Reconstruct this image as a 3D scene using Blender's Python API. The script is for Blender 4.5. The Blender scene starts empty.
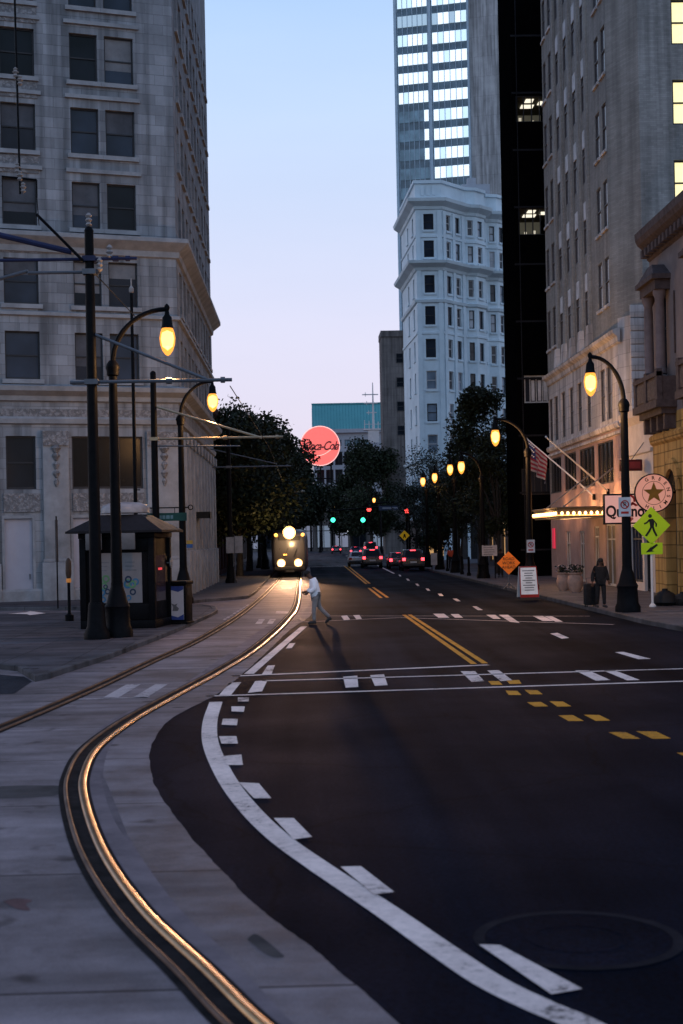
import bpy, bmesh, math, random
from mathutils import Vector, Matrix, Euler
R = math.radians
sc = bpy.context.scene
col = sc.collection
random.seed(11)
rnd = random.uniform

# ---------------------------------------------------------------- survey helpers
# World frame: x across the street (right +), y along the street, z up, camera above the origin.
F, CX, CY, H, ROLL, YAW = 1422.2, 341.5, 539.3, 2.7, 0.02, math.atan(0.0257)
def ray(px, py):
    dx, dy = px-CX, py-CY
    s, c = math.sin(ROLL), math.cos(ROLL)
    X, D = (dx*c-dy*s)/F, (dx*s+dy*c)/F
    return (X*math.cos(YAW)+math.sin(YAW), -X*math.sin(YAW)+math.cos(YAW), -D)
def gnd(px, py, z=0.0):
    r = ray(px, py); k = (z-H)/r[2]
    return Vector((r[0]*k, r[1]*k, z))
def onv(px, py, v):
    r = ray(px, py); k = v/r[1]
    return Vector((r[0]*k, v, H+r[2]*k))
def onu(px, py, u):
    r = ray(px, py); k = u/r[0]
    return Vector((u, r[1]*k, H+r[2]*k))
def onface(px, py, p0, d):
    """(t, z) where the line of sight meets the upright plane through p0 along d"""
    r = ray(px, py); n = (d[1], -d[0])
    k = (p0[0]*n[0]+p0[1]*n[1])/(r[0]*n[0]+r[1]*n[1])
    x, y = r[0]*k, r[1]*k
    return ((x-p0[0])*d[0]+(y-p0[1])*d[1], H+r[2]*k)

# ---------------------------------------------------------------- materials
def nodes(name):
    m = bpy.data.materials.new(name); m.use_nodes = True
    nt = m.node_tree; b = nt.nodes['Principled BSDF']
    return m, nt, b
def N(nt, t, **kw):
    n = nt.nodes.new(t)
    for k, v in kw.items():
        if k in n.inputs: n.inputs[k].default_value = v
        else: setattr(n, k, v)
    return n
def mixc(nt, fac, a, b, mode='MIX'):
    n = nt.nodes.new('ShaderNodeMix'); n.data_type = 'RGBA'; n.blend_type = mode
    for i, v in ((0, fac), (6, a), (7, b)):
        if isinstance(v, bpy.types.NodeSocket): nt.links.new(v, n.inputs[i])
        elif isinstance(v, (int, float)): n.inputs[i].default_value = v
        else: n.inputs[i].default_value = (*v[:3], 1)
    return n.outputs[2]
def ramp(nt, src, stops):
    n = nt.nodes.new('ShaderNodeValToRGB'); e = n.color_ramp.elements
    while len(e) < len(stops): e.new(.5)
    for k, (p, c) in enumerate(stops):
        e[k].position = p; e[k].color = (*c, 1) if len(c) == 3 else c
    nt.links.new(src, n.inputs[0]); return n.outputs[0]
def g3(x): return (x, x, x)
def M(name, c, rough=.6, metal=0., var=.3, scale=2., bump=0., spec=.18, emit=None, fine=40.):
    m, nt, b = nodes(name); L = nt.links
    tc = N(nt, 'ShaderNodeTexCoord')
    n1 = N(nt, 'ShaderNodeTexNoise', Scale=scale, Detail=6., Roughness=.65)
    L.new(tc.outputs['Object'], n1.inputs['Vector'])
    lo = tuple(x*(1-var) for x in c); hi = tuple(min(1, x*(1+var)) for x in c)
    L.new(ramp(nt, n1.outputs[0], [(.3, lo), (.7, hi)]), b.inputs['Base Color'])
    r = ramp(nt, n1.outputs[0], [(.3, g3(min(1, rough*1.12))), (.75, g3(rough*.85))])
    L.new(r, b.inputs['Roughness'])
    b.inputs['Metallic'].default_value = metal
    b.inputs['Specular IOR Level'].default_value = spec
    if emit:
        b.inputs['Emission Color'].default_value = (*emit[0], 1); b.inputs['Emission Strength'].default_value = emit[1]
    if bump:
        n2 = N(nt, 'ShaderNodeTexNoise', Scale=fine, Detail=4.)
        L.new(tc.outputs['Object'], n2.inputs['Vector'])
        bp = N(nt, 'ShaderNodeBump', Strength=bump, Distance=.02)
        L.new(n2.outputs[0], bp.inputs['Height']); L.new(bp.outputs[0], b.inputs['Normal'])
    return m
def masonry(name, c, bw=.9, bh=.45, mortar=.012, dark=.6, var=.22, rough=.85, streak=.48, bump=.5):
    m, nt, b = nodes(name); L = nt.links
    tc = N(nt, 'ShaderNodeTexCoord'); sp = N(nt, 'ShaderNodeSeparateXYZ'); L.new(tc.outputs['Object'], sp.inputs[0])
    ad = N(nt, 'ShaderNodeMath', operation='ADD'); L.new(sp.outputs[0], ad.inputs[0]); L.new(sp.outputs[1], ad.inputs[1])
    cb = N(nt, 'ShaderNodeCombineXYZ'); L.new(ad.outputs[0], cb.inputs[0]); L.new(sp.outputs[2], cb.inputs[1])
    br = N(nt, 'ShaderNodeTexBrick', Scale=1.); L.new(cb.outputs[0], br.inputs['Vector'])
    br.inputs['Brick Width'].default_value = bw; br.inputs['Row Height'].default_value = bh
    br.inputs['Mortar Size'].default_value = mortar; br.inputs['Mortar Smooth'].default_value = .3
    br.inputs['Color1'].default_value = (*[x*(1-var) for x in c], 1)
    br.inputs['Color2'].default_value = (*[x*(1+var) for x in c], 1)
    br.inputs['Mortar'].default_value = (*[x*dark for x in c], 1)
    n1 = N(nt, 'ShaderNodeTexNoise', Scale=.35, Detail=8., Roughness=.7); L.new(tc.outputs['Object'], n1.inputs['Vector'])
    mp = N(nt, 'ShaderNodeMapping'); mp.inputs['Scale'].default_value = (2.2, 2.2, .12); L.new(tc.outputs['Object'], mp.inputs[0])
    n2 = N(nt, 'ShaderNodeTexNoise', Scale=1., Detail=5.); L.new(mp.outputs[0], n2.inputs['Vector'])
    k1 = ramp(nt, n1.outputs[0], [(.3, g3(.72)), (.7, g3(1.12))])
    k2 = ramp(nt, n2.outputs[0], [(.35, g3(1-streak)), (.6, g3(1.))])
    o = mixc(nt, 1., br.outputs[0], k1, 'MULTIPLY'); o = mixc(nt, 1., o, k2, 'MULTIPLY')
    L.new(o, b.inputs['Base Color']); b.inputs['Roughness'].default_value = rough
    b.inputs['Specular IOR Level'].default_value = .1
    n3 = N(nt, 'ShaderNodeTexNoise', Scale=14., Detail=5.); L.new(tc.outputs['Object'], n3.inputs['Vector'])
    hh = mixc(nt, .35, br.outputs[1], n3.outputs[0])
    inv = N(nt, 'ShaderNodeInvert'); L.new(hh, inv.inputs[1])
    bp = N(nt, 'ShaderNodeBump', Strength=bump, Distance=.02); L.new(inv.outputs[0], bp.inputs['Height']); L.new(bp.outputs[0], b.inputs['Normal'])
    return m
def relief(name, c, scale=4.):
    m, nt, b = nodes(name); L = nt.links
    tc = N(nt, 'ShaderNodeTexCoord')
    n1 = N(nt, 'ShaderNodeTexNoise', Scale=scale*.7, Detail=2.); L.new(tc.outputs['Object'], n1.inputs['Vector'])
    v = N(nt, 'ShaderNodeTexVoronoi', Scale=scale, feature='SMOOTH_F1'); v.inputs['Smoothness'].default_value = .6; L.new(mixc(nt, .3, tc.outputs['Object'], n1.outputs[1]), v.inputs['Vector'])
    L.new(ramp(nt, v.outputs[0], [(.05, tuple(x*1.1 for x in c)), (.3, c), (.6, tuple(x*.55 for x in c))]), b.inputs['Base Color'])
    bp = N(nt, 'ShaderNodeBump', Strength=.7, Distance=.06, invert=True); L.new(v.outputs[0], bp.inputs['Height']); L.new(bp.outputs[0], b.inputs['Normal'])
    b.inputs['Roughness'].default_value = .85
    return m
def E(name, c, s, base=None):
    m, nt, b = nodes(name)
    b.inputs['Base Color'].default_value = (*(base or c), 1); b.inputs['Roughness'].default_value = .4
    n1 = N(nt, 'ShaderNodeTexNoise', Scale=5.)
    tc = N(nt, 'ShaderNodeTexCoord'); nt.links.new(tc.outputs['Object'], n1.inputs['Vector'])
    nt.links.new(ramp(nt, n1.outputs[0], [(.25, tuple(x*.85 for x in c)), (.75, c)]), b.inputs['Emission Color'])
    b.inputs['Emission Strength'].default_value = s
    return m
def asphalt(name, c, rough=.62, patch=.75):
    m, nt, b = nodes(name); L = nt.links
    tc = N(nt, 'ShaderNodeTexCoord'); o = tc.outputs['Object']
    big = N(nt, 'ShaderNodeTexNoise', Scale=.22, Detail=6., Roughness=.6); L.new(o, big.inputs['Vector'])
    mp = N(nt, 'ShaderNodeMapping'); mp.inputs['Scale'].default_value = (1.1, .05, 1); L.new(o, mp.inputs[0])
    tr = N(nt, 'ShaderNodeTexNoise', Scale=1., Detail=3.); L.new(mp.outputs[0], tr.inputs['Vector'])
    fine = N(nt, 'ShaderNodeTexNoise', Scale=22., Detail=7., Roughness=.85); L.new(o, fine.inputs['Vector'])
    k = mixc(nt, .4, big.outputs[0], tr.outputs[0])
    cc = ramp(nt, k, [(.32, tuple(x*(1-patch) for x in c)), (.68, tuple(x*(1+patch) for x in c))])
    kf = ramp(nt, fine.outputs[0], [(.38, g3(.35)), (.62, g3(1.8))])
    cc = mixc(nt, 1., cc, kf, 'MULTIPLY')
    vo = N(nt, 'ShaderNodeTexVoronoi', feature='DISTANCE_TO_EDGE', Scale=.32)
    wv = N(nt, 'ShaderNodeTexNoise', Scale=1.6, Detail=5.); L.new(o, wv.inputs['Vector'])
    L.new(mixc(nt, .28, o, wv.outputs[1]), vo.inputs['Vector'])
    ck = ramp(nt, vo.outputs[0], [(0., g3(.3)), (.008, g3(1.))])
    cc = mixc(nt, .7, cc, mixc(nt, 1., cc, ck, 'MULTIPLY'))
    L.new(cc, b.inputs['Base Color'])
    L.new(ramp(nt, k, [(.3, g3(rough*1.15)), (.7, g3(rough*.85))]), b.inputs['Roughness'])
    b.inputs['Specular IOR Level'].default_value = .010
    bp = N(nt, 'ShaderNodeBump', Strength=.3, Distance=.008); L.new(fine.outputs[0], bp.inputs['Height']); L.new(bp.outputs[0], b.inputs['Normal'])
    return m
def concrete(name, c, w=2.6, l=3.4, stain=.45, rough=.75, joint=.5, spec=.08):
    m, nt, b = nodes(name); L = nt.links
    tc = N(nt, 'ShaderNodeTexCoord'); om = N(nt, 'ShaderNodeMapping'); om.inputs['Location'].default_value = (w*.5, .7, 0); L.new(tc.outputs['Object'], om.inputs[0]); o = om.outputs[0]
    br = N(nt, 'ShaderNodeTexBrick', Scale=1., offset=0.); L.new(o, br.inputs['Vector'])
    br.inputs['Brick Width'].default_value = w; br.inputs['Row Height'].default_value = l
    br.inputs['Mortar Size'].default_value = .018; br.inputs['Mortar Smooth'].default_value = .2
    br.inputs['Color1'].default_value = (*[x*.88 for x in c], 1); br.inputs['Color2'].default_value = (*[x*1.1 for x in c], 1)
    br.inputs['Mortar'].default_value = (*[x*joint for x in c], 1)
    n1 = N(nt, 'ShaderNodeTexNoise', Scale=.5, Detail=9., Roughness=.72); L.new(o, n1.inputs['Vector'])
    mp = N(nt, 'ShaderNodeMapping'); mp.inputs['Scale'].default_value = (.25, 1.6, 1); L.new(o, mp.inputs[0])
    n2 = N(nt, 'ShaderNodeTexNoise', Scale=1., Detail=7.); L.new(mp.outputs[0], n2.inputs['Vector'])
    n3 = N(nt, 'ShaderNodeTexNoise', Scale=70., Detail=4.); L.new(o, n3.inputs['Vector'])
    sp = N(nt, 'ShaderNodeTexNoise', Scale=1.9, Detail=2.); L.new(o, sp.inputs['Vector'])
    x = mixc(nt, 1., br.outputs[0], ramp(nt, n1.outputs[0], [(.34, g3(1-stain)), (.62, g3(1.2))]), 'MULTIPLY')
    x = mixc(nt, 1., x, ramp(nt, n2.outputs[0], [(.36, g3(.62)), (.58, g3(1.08))]), 'MULTIPLY')
    x = mixc(nt, 1., x, ramp(nt, n3.outputs[0], [(.3, g3(.85)), (.7, g3(1.12))]), 'MULTIPLY')
    x = mixc(nt, 1., x, ramp(nt, sp.outputs[0], [(.27, g3(.4)), (.36, g3(1.))]), 'MULTIPLY')
    L.new(x, b.inputs['Base Color'])
    L.new(ramp(nt, n1.outputs[0], [(.3, g3(rough*.8)), (.7, g3(min(1, rough*1.1)))]), b.inputs['Roughness'])
    b.inputs['Specular IOR Level'].default_value = spec
    hh = mixc(nt, .5, n3.outputs[0], br.outputs[1])
    bp = N(nt, 'ShaderNodeBump', Strength=.35, Distance=.01); L.new(n3.outputs[0], bp.inputs['Height']); L.new(bp.outputs[0], b.inputs['Normal'])
    return m
def paint(name, c, wear=.5):
    m, nt, b = nodes(name); L = nt.links
    tc = N(nt, 'ShaderNodeTexCoord'); o = tc.outputs['Object']
    n1 = N(nt, 'ShaderNodeTexNoise', Scale=9., Detail=9., Roughness=.8); L.new(o, n1.inputs['Vector'])
    n2 = N(nt, 'ShaderNodeTexNoise', Scale=.8, Detail=3.); L.new(o, n2.inputs['Vector'])
    k = mixc(nt, .4, n1.outputs[0], n2.outputs[0])
    L.new(ramp(nt, k, [(.36+.03*wear, (.02, .02, .022)), (.41+.06*wear, tuple(x*.72 for x in c)), (.6, c)]), b.inputs['Base Color'])
    b.inputs['Roughness'].default_value = .7; b.inputs['Specular IOR Level'].default_value = .08
    return m
def glass(name, c, rough=.12, spec=.3, var=.4):
    m, nt, b = nodes(name); L = nt.links
    tc = N(nt, 'ShaderNodeTexCoord')
    n1 = N(nt, 'ShaderNodeTexNoise', Scale=.6, Detail=3.); L.new(tc.outputs['Object'], n1.inputs['Vector'])
    L.new(ramp(nt, n1.outputs[0], [(.3, tuple(x*(1-var) for x in c)), (.7, tuple(x*(1+var) for x in c))]), b.inputs['Base Color'])
    b.inputs['Roughness'].default_value = rough; b.inputs['Specular IOR Level'].default_value = spec
    bp = N(nt, 'ShaderNodeBump', Strength=.05, Distance=.05); L.new(n1.outputs[0], bp.inputs['Height']); L.new(bp.outputs[0], b.inputs['Normal'])
    return m
def leafmat(name, c):
    m, nt, b = nodes(name); L = nt.links
    g = N(nt, 'ShaderNodeNewGeometry')
    L.new(ramp(nt, g.outputs['Random Per Island'], [(0., tuple(x*.35 for x in c)), (.6, c), (1., tuple(x*1.7 for x in c))]), b.inputs['Base Color'])
    b.inputs['Roughness'].default_value = .7; b.inputs['Specular IOR Level'].default_value = .2
    return m

# ---------------------------------------------------------------- mesh helpers
class MB:
    def __init__(s): s.v, s.f, s.m = [], [], []
    def add(s, vs, fs, mi=0):
        b = len(s.v); s.v += [tuple(v) for v in vs]; s.f += [[b+i for i in f] for f in fs]; s.m += [mi]*len(fs); return s
    def quad(s, a, b, c, d, mi=0): return s.add([a, b, c, d], [(0, 1, 2, 3)], mi)
    def poly(s, pts, mi=0): return s.add(pts, [tuple(range(len(pts)))], mi)
    def hexa(s, p, mi=0):
        return s.add(p, [(0, 3, 2, 1), (4, 5, 6, 7), (0, 1, 5, 4), (1, 2, 6, 5), (2, 3, 7, 6), (3, 0, 4, 7)], mi)
    def bx(s, x0, x1, y0, y1, z0, z1, mi=0):
        return s.hexa([(x0, y0, z0), (x1, y0, z0), (x1, y1, z0), (x0, y1, z0), (x0, y0, z1), (x1, y0, z1), (x1, y1, z1), (x0, y1, z1)], mi)
    def frus(s, cx, cy, z0, w0, d0, z1, w1, d1, mi=0, rz=0):
        c, q = math.cos(rz), math.sin(rz); p = []
        for z, w, d in ((z0, w0, d0), (z1, w1, d1)):
            for x, y in ((-w, -d), (w, -d), (w, d), (-w, d)):
                x, y = x/2, y/2; p.append((cx+x*c-y*q, cy+x*q+y*c, z))
        return s.hexa(p, mi)
    def obox(s, pt, ta, tb, za, zb, oa, ob, mi=0):
        return s.hexa([pt(ta, za, oa), pt(tb, za, oa), pt(tb, za, ob), pt(ta, za, ob), pt(ta, zb, oa), pt(tb, zb, oa), pt(tb, zb, ob), pt(ta, zb, ob)], mi)
    def prism(s, pts, z0, z1, mi=0):
        n = len(pts); vs = [(p[0], p[1], z0) for p in pts]+[(p[0], p[1], z1) for p in pts]
        fs = [tuple(range(n))[::-1], tuple(range(n, 2*n))]+[(i, (i+1) % n, n+(i+1) % n, n+i) for i in range(n)]
        return s.add(vs, fs, mi)
    def vprism(s, pts, y0, y1, mi=0):
        """outline in x, z thickened along y"""
        n = len(pts); vs = [(p[0], y0, p[1]) for p in pts]+[(p[0], y1, p[1]) for p in pts]
        fs = [tuple(range(n)), tuple(range(n, 2*n))[::-1]]+[(i, n+i, n+(i+1) % n, (i+1) % n) for i in range(n)]
        return s.add(vs, fs, mi)
    def tube(s, pts, r, n=8, mi=0, caps=True):
        pts = [Vector(p) for p in pts]; k = len(pts)
        rs = r if isinstance(r, (list, tuple)) else [r]*k
        up = None; vs = []
        for i, p in enumerate(pts):
            t = (pts[min(i+1, k-1)]-pts[max(i-1, 0)]).normalized()
            if up is None:
                a = Vector((0, 0, 1)) if abs(t.z) < .9 else Vector((1, 0, 0)); up = a.cross(t).normalized()
            else: up = (up-t*up.dot(t)).normalized()
            w = t.cross(up)
            for j in range(n):
                a = 2*math.pi*j/n; vs.append(p+(up*math.cos(a)+w*math.sin(a))*rs[i])
        fs = [(i*n+j, i*n+(j+1) % n, (i+1)*n+(j+1) % n, (i+1)*n+j) for i in range(k-1) for j in range(n)]
        if caps: fs += [tuple(range(n))[::-1], tuple(range((k-1)*n, k*n))]
        return s.add(vs, fs, mi)
    def lathe(s, prof, c=(0, 0, 0), n=16, mi=0, axis='z', caps=True):
        vs = []
        for r, z in prof:
            for j in range(n):
                a = 2*math.pi*j/n; x, y = r*math.cos(a), r*math.sin(a)
                q = (x, y, z) if axis == 'z' else ((z, x, y) if axis == 'x' else (x, z, y))
                vs.append((c[0]+q[0], c[1]+q[1], c[2]+q[2]))
        k = len(prof)
        fs = [(i*n+j, i*n+(j+1) % n, (i+1)*n+(j+1) % n, (i+1)*n+j) for i in range(k-1) for j in range(n)]
        if caps: fs += [tuple(range(n))[::-1], tuple(range((k-1)*n, k*n))]
        return s.add(vs, fs, mi)
    def loft(s, rings, mi=0, caps=True):
        n = len(rings[0]); vs = [p for r in rings for p in r]; k = len(rings)
        fs = [(i*n+j, i*n+(j+1) % n, (i+1)*n+(j+1) % n, (i+1)*n+j) for i in range(k-1) for j in range(n)]
        if caps: fs += [tuple(range(n))[::-1], tuple(range((k-1)*n, k*n))]
        return s.add(vs, fs, mi)
    def ledge(s, path, prof, mi=0, closed=False):
        """sweep an (outset, z) profile along a plan path; outside is to the right of travel"""
        P = [Vector(p) for p in path]; k = len(P); vs = []; q = len(prof)
        for i in range(k):
            ns = []
            for a, b in ((i-1, i), (i, i+1)):
                if closed: a, b = a % k, b % k
                elif a < 0 or b >= k: continue
                d = (P[b]-P[a]).normalized(); ns.append(Vector((d.y, -d.x)))
            m = sum(ns, Vector((0, 0))); m = m/max(.3, m.dot(ns[0]))
            for o, z in prof: vs.append((P[i].x+m.x*o, P[i].y+m.y*o, z))
        seg = k if closed else k-1
        fs = [(i*q+j, ((i+1) % k)*q+j, ((i+1) % k)*q+j+1, i*q+j+1) for i in range(seg) for j in range(q-1)]
        if not closed: fs += [tuple(range(q)), tuple(range((k-1)*q, k*q))[::-1]]
        return s.add(vs, fs, mi)
    def build(s, name, mats, parent=None, smooth=False, bevel=0, rec=True):
        me = bpy.data.meshes.new(name); me.from_pydata(s.v, [], s.f)
        for m in (mats if isinstance(mats, (list, tuple)) else [mats]): me.materials.append(m)
        me.polygons.foreach_set('material_index', s.m)
        bm = bmesh.new(); bm.from_mesh(me)
        if rec: bmesh.ops.recalc_face_normals(bm, faces=bm.faces)
        if bevel:
            es = [e for e in bm.edges if len(e.link_faces) == 2 and e.calc_face_angle(0) > .6]
            bmesh.ops.bevel(bm, geom=es, offset=bevel, segments=2, profile=.5, affect='EDGES')
        bm.to_mesh(me); bm.free()
        if smooth or bevel:
            me.shade_smooth(); me.set_sharp_from_angle(angle=R(40))
        o = bpy.data.objects.new(name, me); col.objects.link(o)
        if parent: o.parent = parent
        return o

def thing(name, label, cat, loc=(0, 0, 0), rz=0, group=None):
    o = bpy.data.objects.new(name, None); col.objects.link(o)
    o.empty_display_size = .2
    o.location = loc; o.rotation_euler = (0, 0, rz); o['label'] = label; o['category'] = cat
    if group: o['group'] = group
    return o
def tag(o, label, cat, group=None):
    o['label'] = label; o['category'] = cat
    if group: o['group'] = group
    return o
def struct(o, label=None):
    o['kind'] = 'structure'
    if label: o['label'] = label
    return o
def dup(root, loc, rz, label):
    r = root.copy(); col.objects.link(r); r.location = loc; r.rotation_euler = (0, 0, rz); r['label'] = label
    for ch in list(root.children):
        c = ch.copy(); col.objects.link(c); c.parent = r
        for g in list(ch.children):
            d = g.copy(); col.objects.link(d); d.parent = c
    return r
def text_obj(txt, size, mat, parent, loc, rot=(math.pi/2, 0, 0), name='lettering', shear=0., bold=0., spacing=1., sx=1.):
    cu = bpy.data.curves.new('t', 'FONT'); cu.body = txt; cu.size = size; cu.align_x = 'CENTER'; cu.align_y = 'CENTER'
    cu.shear = shear; cu.offset = bold; cu.space_character = spacing; cu.extrude = .004
    o = bpy.data.objects.new('t', cu); col.objects.link(o)
    dg = bpy.context.evaluated_depsgraph_get()
    me = bpy.data.meshes.new_from_object(o.evaluated_get(dg)); me.name = name
    bpy.data.objects.remove(o); bpy.data.curves.remove(cu)
    me.materials.clear(); me.materials.append(mat)
    me.transform(Matrix.Translation(loc) @ Euler(rot).to_matrix().to_4x4() @ Matrix.Diagonal((sx, 1, 1, 1)))
    q = bpy.data.objects.new(name, me); col.objects.link(q)
    if parent: q.parent = parent
    return q
def facade(mb, p0, d, n, L, z0, z1, ops, depth=.25, mi=0, mr=None):
    """wall along d from p0 with real openings; n points out of the wall"""
    mr = mi if mr is None else mr
    pt = lambda t, z, o=0.: (p0[0]+d[0]*t+n[0]*o, p0[1]+d[1]*t+n[1]*o, z)
    ts = sorted({0., L, *[x for a in ops for x in a[:2] if 0 < x < L]}); zs = sorted({z0, z1, *[x for a in ops for x in a[2:4]]})
    for a, b in zip(ts, ts[1:]):
        for c, e in zip(zs, zs[1:]):
            tm, zm = (a+b)/2, (c+e)/2
            if any(o[0] < tm < o[1] and o[2] < zm < o[3] for o in ops): continue
            mb.quad(pt(a, c), pt(b, c), pt(b, e), pt(a, e), mi)
    for a, b, c, e in [o[:4] for o in ops]:
        q = -depth
        mb.quad(pt(a, c), pt(a, e), pt(a, e, q), pt(a, c, q), mr); mb.quad(pt(b, c), pt(b, e), pt(b, e, q), pt(b, c, q), mr)
        mb.quad(pt(a, c), pt(b, c), pt(b, c, q), pt(a, c, q), mr); mb.quad(pt(a, e), pt(b, e), pt(b, e, q), pt(a, e, q), mr)
    return pt
def window(par, pt, a, b, c, e, fm, gm, inset=.2, bar=.06, rails=(.5,), mulls=(), name='window', label=None, sill=None, blind=0):
    f = MB(); i0, i1 = -inset, -inset+.07
    f.obox(pt, a, a+bar, c, e, i0, i1); f.obox(pt, b-bar, b, c, e, i0, i1)
    f.obox(pt, a+bar, b-bar, c, c+bar*1.3, i0, i1); f.obox(pt, a+bar, b-bar, e-bar, e, i0, i1)
    for r in rails:
        z = c+(e-c)*r; f.obox(pt, a+bar, b-bar, z-bar*.45, z+bar*.45, i0+.012, i1+.012)
    for r in mulls:
        t = a+(b-a)*r; f.obox(pt, t-bar*.4, t+bar*.4, c+bar*1.3, e-bar, i0+.006, i1+.006)
    o = f.build(name, fm, par)
    if label: o['label'] = label
    g = MB(); g.quad(pt(a, c, i0+.02), pt(b, c, i0+.02), pt(b, e, i0+.02), pt(a, e, i0+.02)); g.build('pane', gm, o)
    if blind:
        g = MB(); z_ = c+(e-c)*blind; g.quad(pt(a+bar, z_, i0+.03), pt(b-bar, z_, i0+.03), pt(b-bar, e-bar, i0+.03), pt(a+bar, e-bar, i0+.03)); g.build('blind', random.choice([m_shade, m_shade, m_shade2]), o)
    if sill:
        g = MB(); g.obox(pt, a-sill[0], b+sill[0], c-sill[1], c-.02, .001, sill[2]); g.build('sill', sill[3], o)
    return o
def lerp(a, b, t): return a+(b-a)*t
def smooth_path(pts, n=6):
    """Catmull-Rom through the points"""
    P = [Vector(p) for p in pts]; P = [P[0]*2-P[1]]+P+[P[-1]*2-P[-2]]; out = []
    for i in range(1, len(P)-2):
        a, b, c, d = P[i-1:i+3]
        for k in range(n):
            t = k/n; out.append(.5*((2*b)+(c-a)*t+(2*a-5*b+4*c-d)*t*t+(3*b-a-3*c+d)*t**3))
    out.append(P[-2]); return out
def ribbon(mb, pts, w0, w1, z, mi=0):
    """flat strip along pts between two sideways offsets (right of travel +)"""
    k = len(pts); vs = []
    for i in range(k):
        d = (pts[min(i+1, k-1)]-pts[max(i-1, 0)]); n = Vector((d.y, -d.x)).normalized()
        for w in (w0, w1): vs.append((pts[i].x+n.x*w, pts[i].y+n.y*w, z))
    mb.add(vs, [(2*i, 2*i+1, 2*i+3, 2*i+2) for i in range(k-1)], mi)

# ---------------------------------------------------------------- palette
m_stone = masonry('grey_stone', (.265, .276, .30), 1.1, .48, .012, .6, .17)
m_stone_plain = M('smooth_stone', (.252, .26, .278), .85, var=.25, scale=1.2, bump=.3)
m_frieze = relief('carved_stone', (.23, .225, .235), 8.)
m_lime = masonry('pale_limestone', (.62, .58, .57), .95, .62, .014, .6, .1)
m_hotel = masonry('mauve_brick', (.30, .29, .275), .3, .09, .006, .8, .1, streak=.25)
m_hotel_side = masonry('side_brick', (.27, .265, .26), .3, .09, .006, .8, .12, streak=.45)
m_hotel_pink = M('painted_plaster', (.36, .25, .225), .7, var=.18, scale=.9, bump=.15)
m_black_wall = M('black_cladding', (.002, .002, .0024), 1., var=.3, scale=1., spec=0.)
m_flat = M('white_terracotta', (.52, .61, .66), .6, var=.12, scale=.5, bump=.15, fine=8)
m_concrete_tower = masonry('tower_concrete', (.40, .40, .41), 1.1, 3.6, .05, .8, .05)
m_fin = M('tower_mullion', (.34, .44, .52), .4, var=.15)
m_spandrel = glass('blue_spandrel', (.075, .125, .165), .25, .5)
m_teal = M('teal_copper', (.10, .33, .355), .6, var=.12, scale=.15)
m_pale_wall = M('pale_precast', (.34, .36, .40), .8, var=.1)
m_brown_wall = masonry('brown_precast', (.165, .145, .14), 2.2, 1.2, .02, .7, .08)
m_tan = masonry('tan_stone', (.50, .31, .11), 1.3, .55, .03, .5, .1, bump=.9)
m_carve = M('dark_carved_stone', (.065, .05, .052), .85, var=.3, scale=4, bump=.6, fine=20)
m_white_stucco = M('white_stucco', (.50, .45, .43), .75, var=.12, scale=1.5, bump=.2)
m_redbrick = masonry('dark_red_brick', (.10, .045, .04), .25, .08, .008, .7, .2)
m_winframe = M('dark_window_frame', (.03, .03, .034), .5, var=.2)
m_whiteframe = M('pale_window_frame', (.45, .44, .44), .5, var=.15)
m_glass = glass('dark_glass', (.008, .010, .014), .14, .10)
m_blind = glass('glass_over_blind', (.02, .022, .03), .3, .12, .25)
m_sky_glass = glass('pale_reflecting_glass', (.16, .2, .25), .08, .8)
m_litblind = M('white_blind', (.50, .50, .52), .6, var=.3, scale=1.2)
m_dkglass_blue = glass('blue_dark_glass', (.16, .26, .32), .15, .5)
m_towerlit = E('tower_bright_window', (.80, .92, 1.), 1.0)
m_towerlit3 = E('tower_soft_window', (.60, .78, .88), .9)
m_towerlit2 = E('tower_half_bright_window', (.34, .46, .55), .8)
m_yellowlit = E('yellow_lit_window', (1., .86, .42), 1.05)
m_roomlit = E('office_room_glow', (.30, .28, .20), .25)
m_ceil = E('office_ceiling_panel', (1., .93, .75), 1.2)
m_iron = M('black_painted_iron', (.0035, .0035, .0045), .55, var=.3, scale=6, bump=.1, spec=.06)
m_steel = M('galvanised_steel', (.10, .105, .12), .5, metal=.4, var=.2)
m_bluearm = M('blue_painted_tube', (.018, .022, .06), .5)
m_rail = M('worn_gold_glint_steel', (.42, .24, .105), .3, metal=1., var=.55, scale=1.1)  # gold of lamp reflections put into the worn steel's colour
m_rail_dull = M('dull_copper_rail', (.10, .065, .05), .6, metal=1., var=.5, scale=1.3)
m_rail_side = M('rusty_rail_side', (.10, .055, .035), .5, metal=.6, var=.3)
m_boot = M('black_rail_boot', (.012, .011, .012), .85, var=.4, scale=4, spec=.05)
m_lampglow = E('lamp_core_glow', (1., .60, .22), 8.)
m_globe, _nt, _b = nodes('amber_globe_glass')
_e = N(_nt, 'ShaderNodeEmission', Strength=2.1); _e.inputs[0].default_value = (1., .36, .055, 1); _t = N(_nt, 'ShaderNodeBsdfTransparent'); _t.inputs[0].default_value = (1., .82, .6, 1); _x = N(_nt, 'ShaderNodeMixShader'); _x.inputs[0].default_value = .6
_nt.links.new(_t.outputs[0], _x.inputs[1]); _nt.links.new(_e.outputs[0], _x.inputs[2]); _nt.links.new(_x.outputs[0], _nt.nodes['Material Output'].inputs[0])
m_shade = M('window_blind', (.08, .083, .095), .8, var=.3, scale=.9, spec=.1)
m_shade2 = M('pale_window_blind', (.17, .17, .18), .8, var=.3, scale=.9, spec=.1)
m_glass2 = glass('blue_reflection_glass', (.024, .032, .05), .12, .14)  # bluish reflections are put into the pane colour
m_bulb = E('marquee_bulb_glow', (1., .58, .2), 7.)
m_porc = M('porcelain', (.25, .22, .21), .4)
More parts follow.
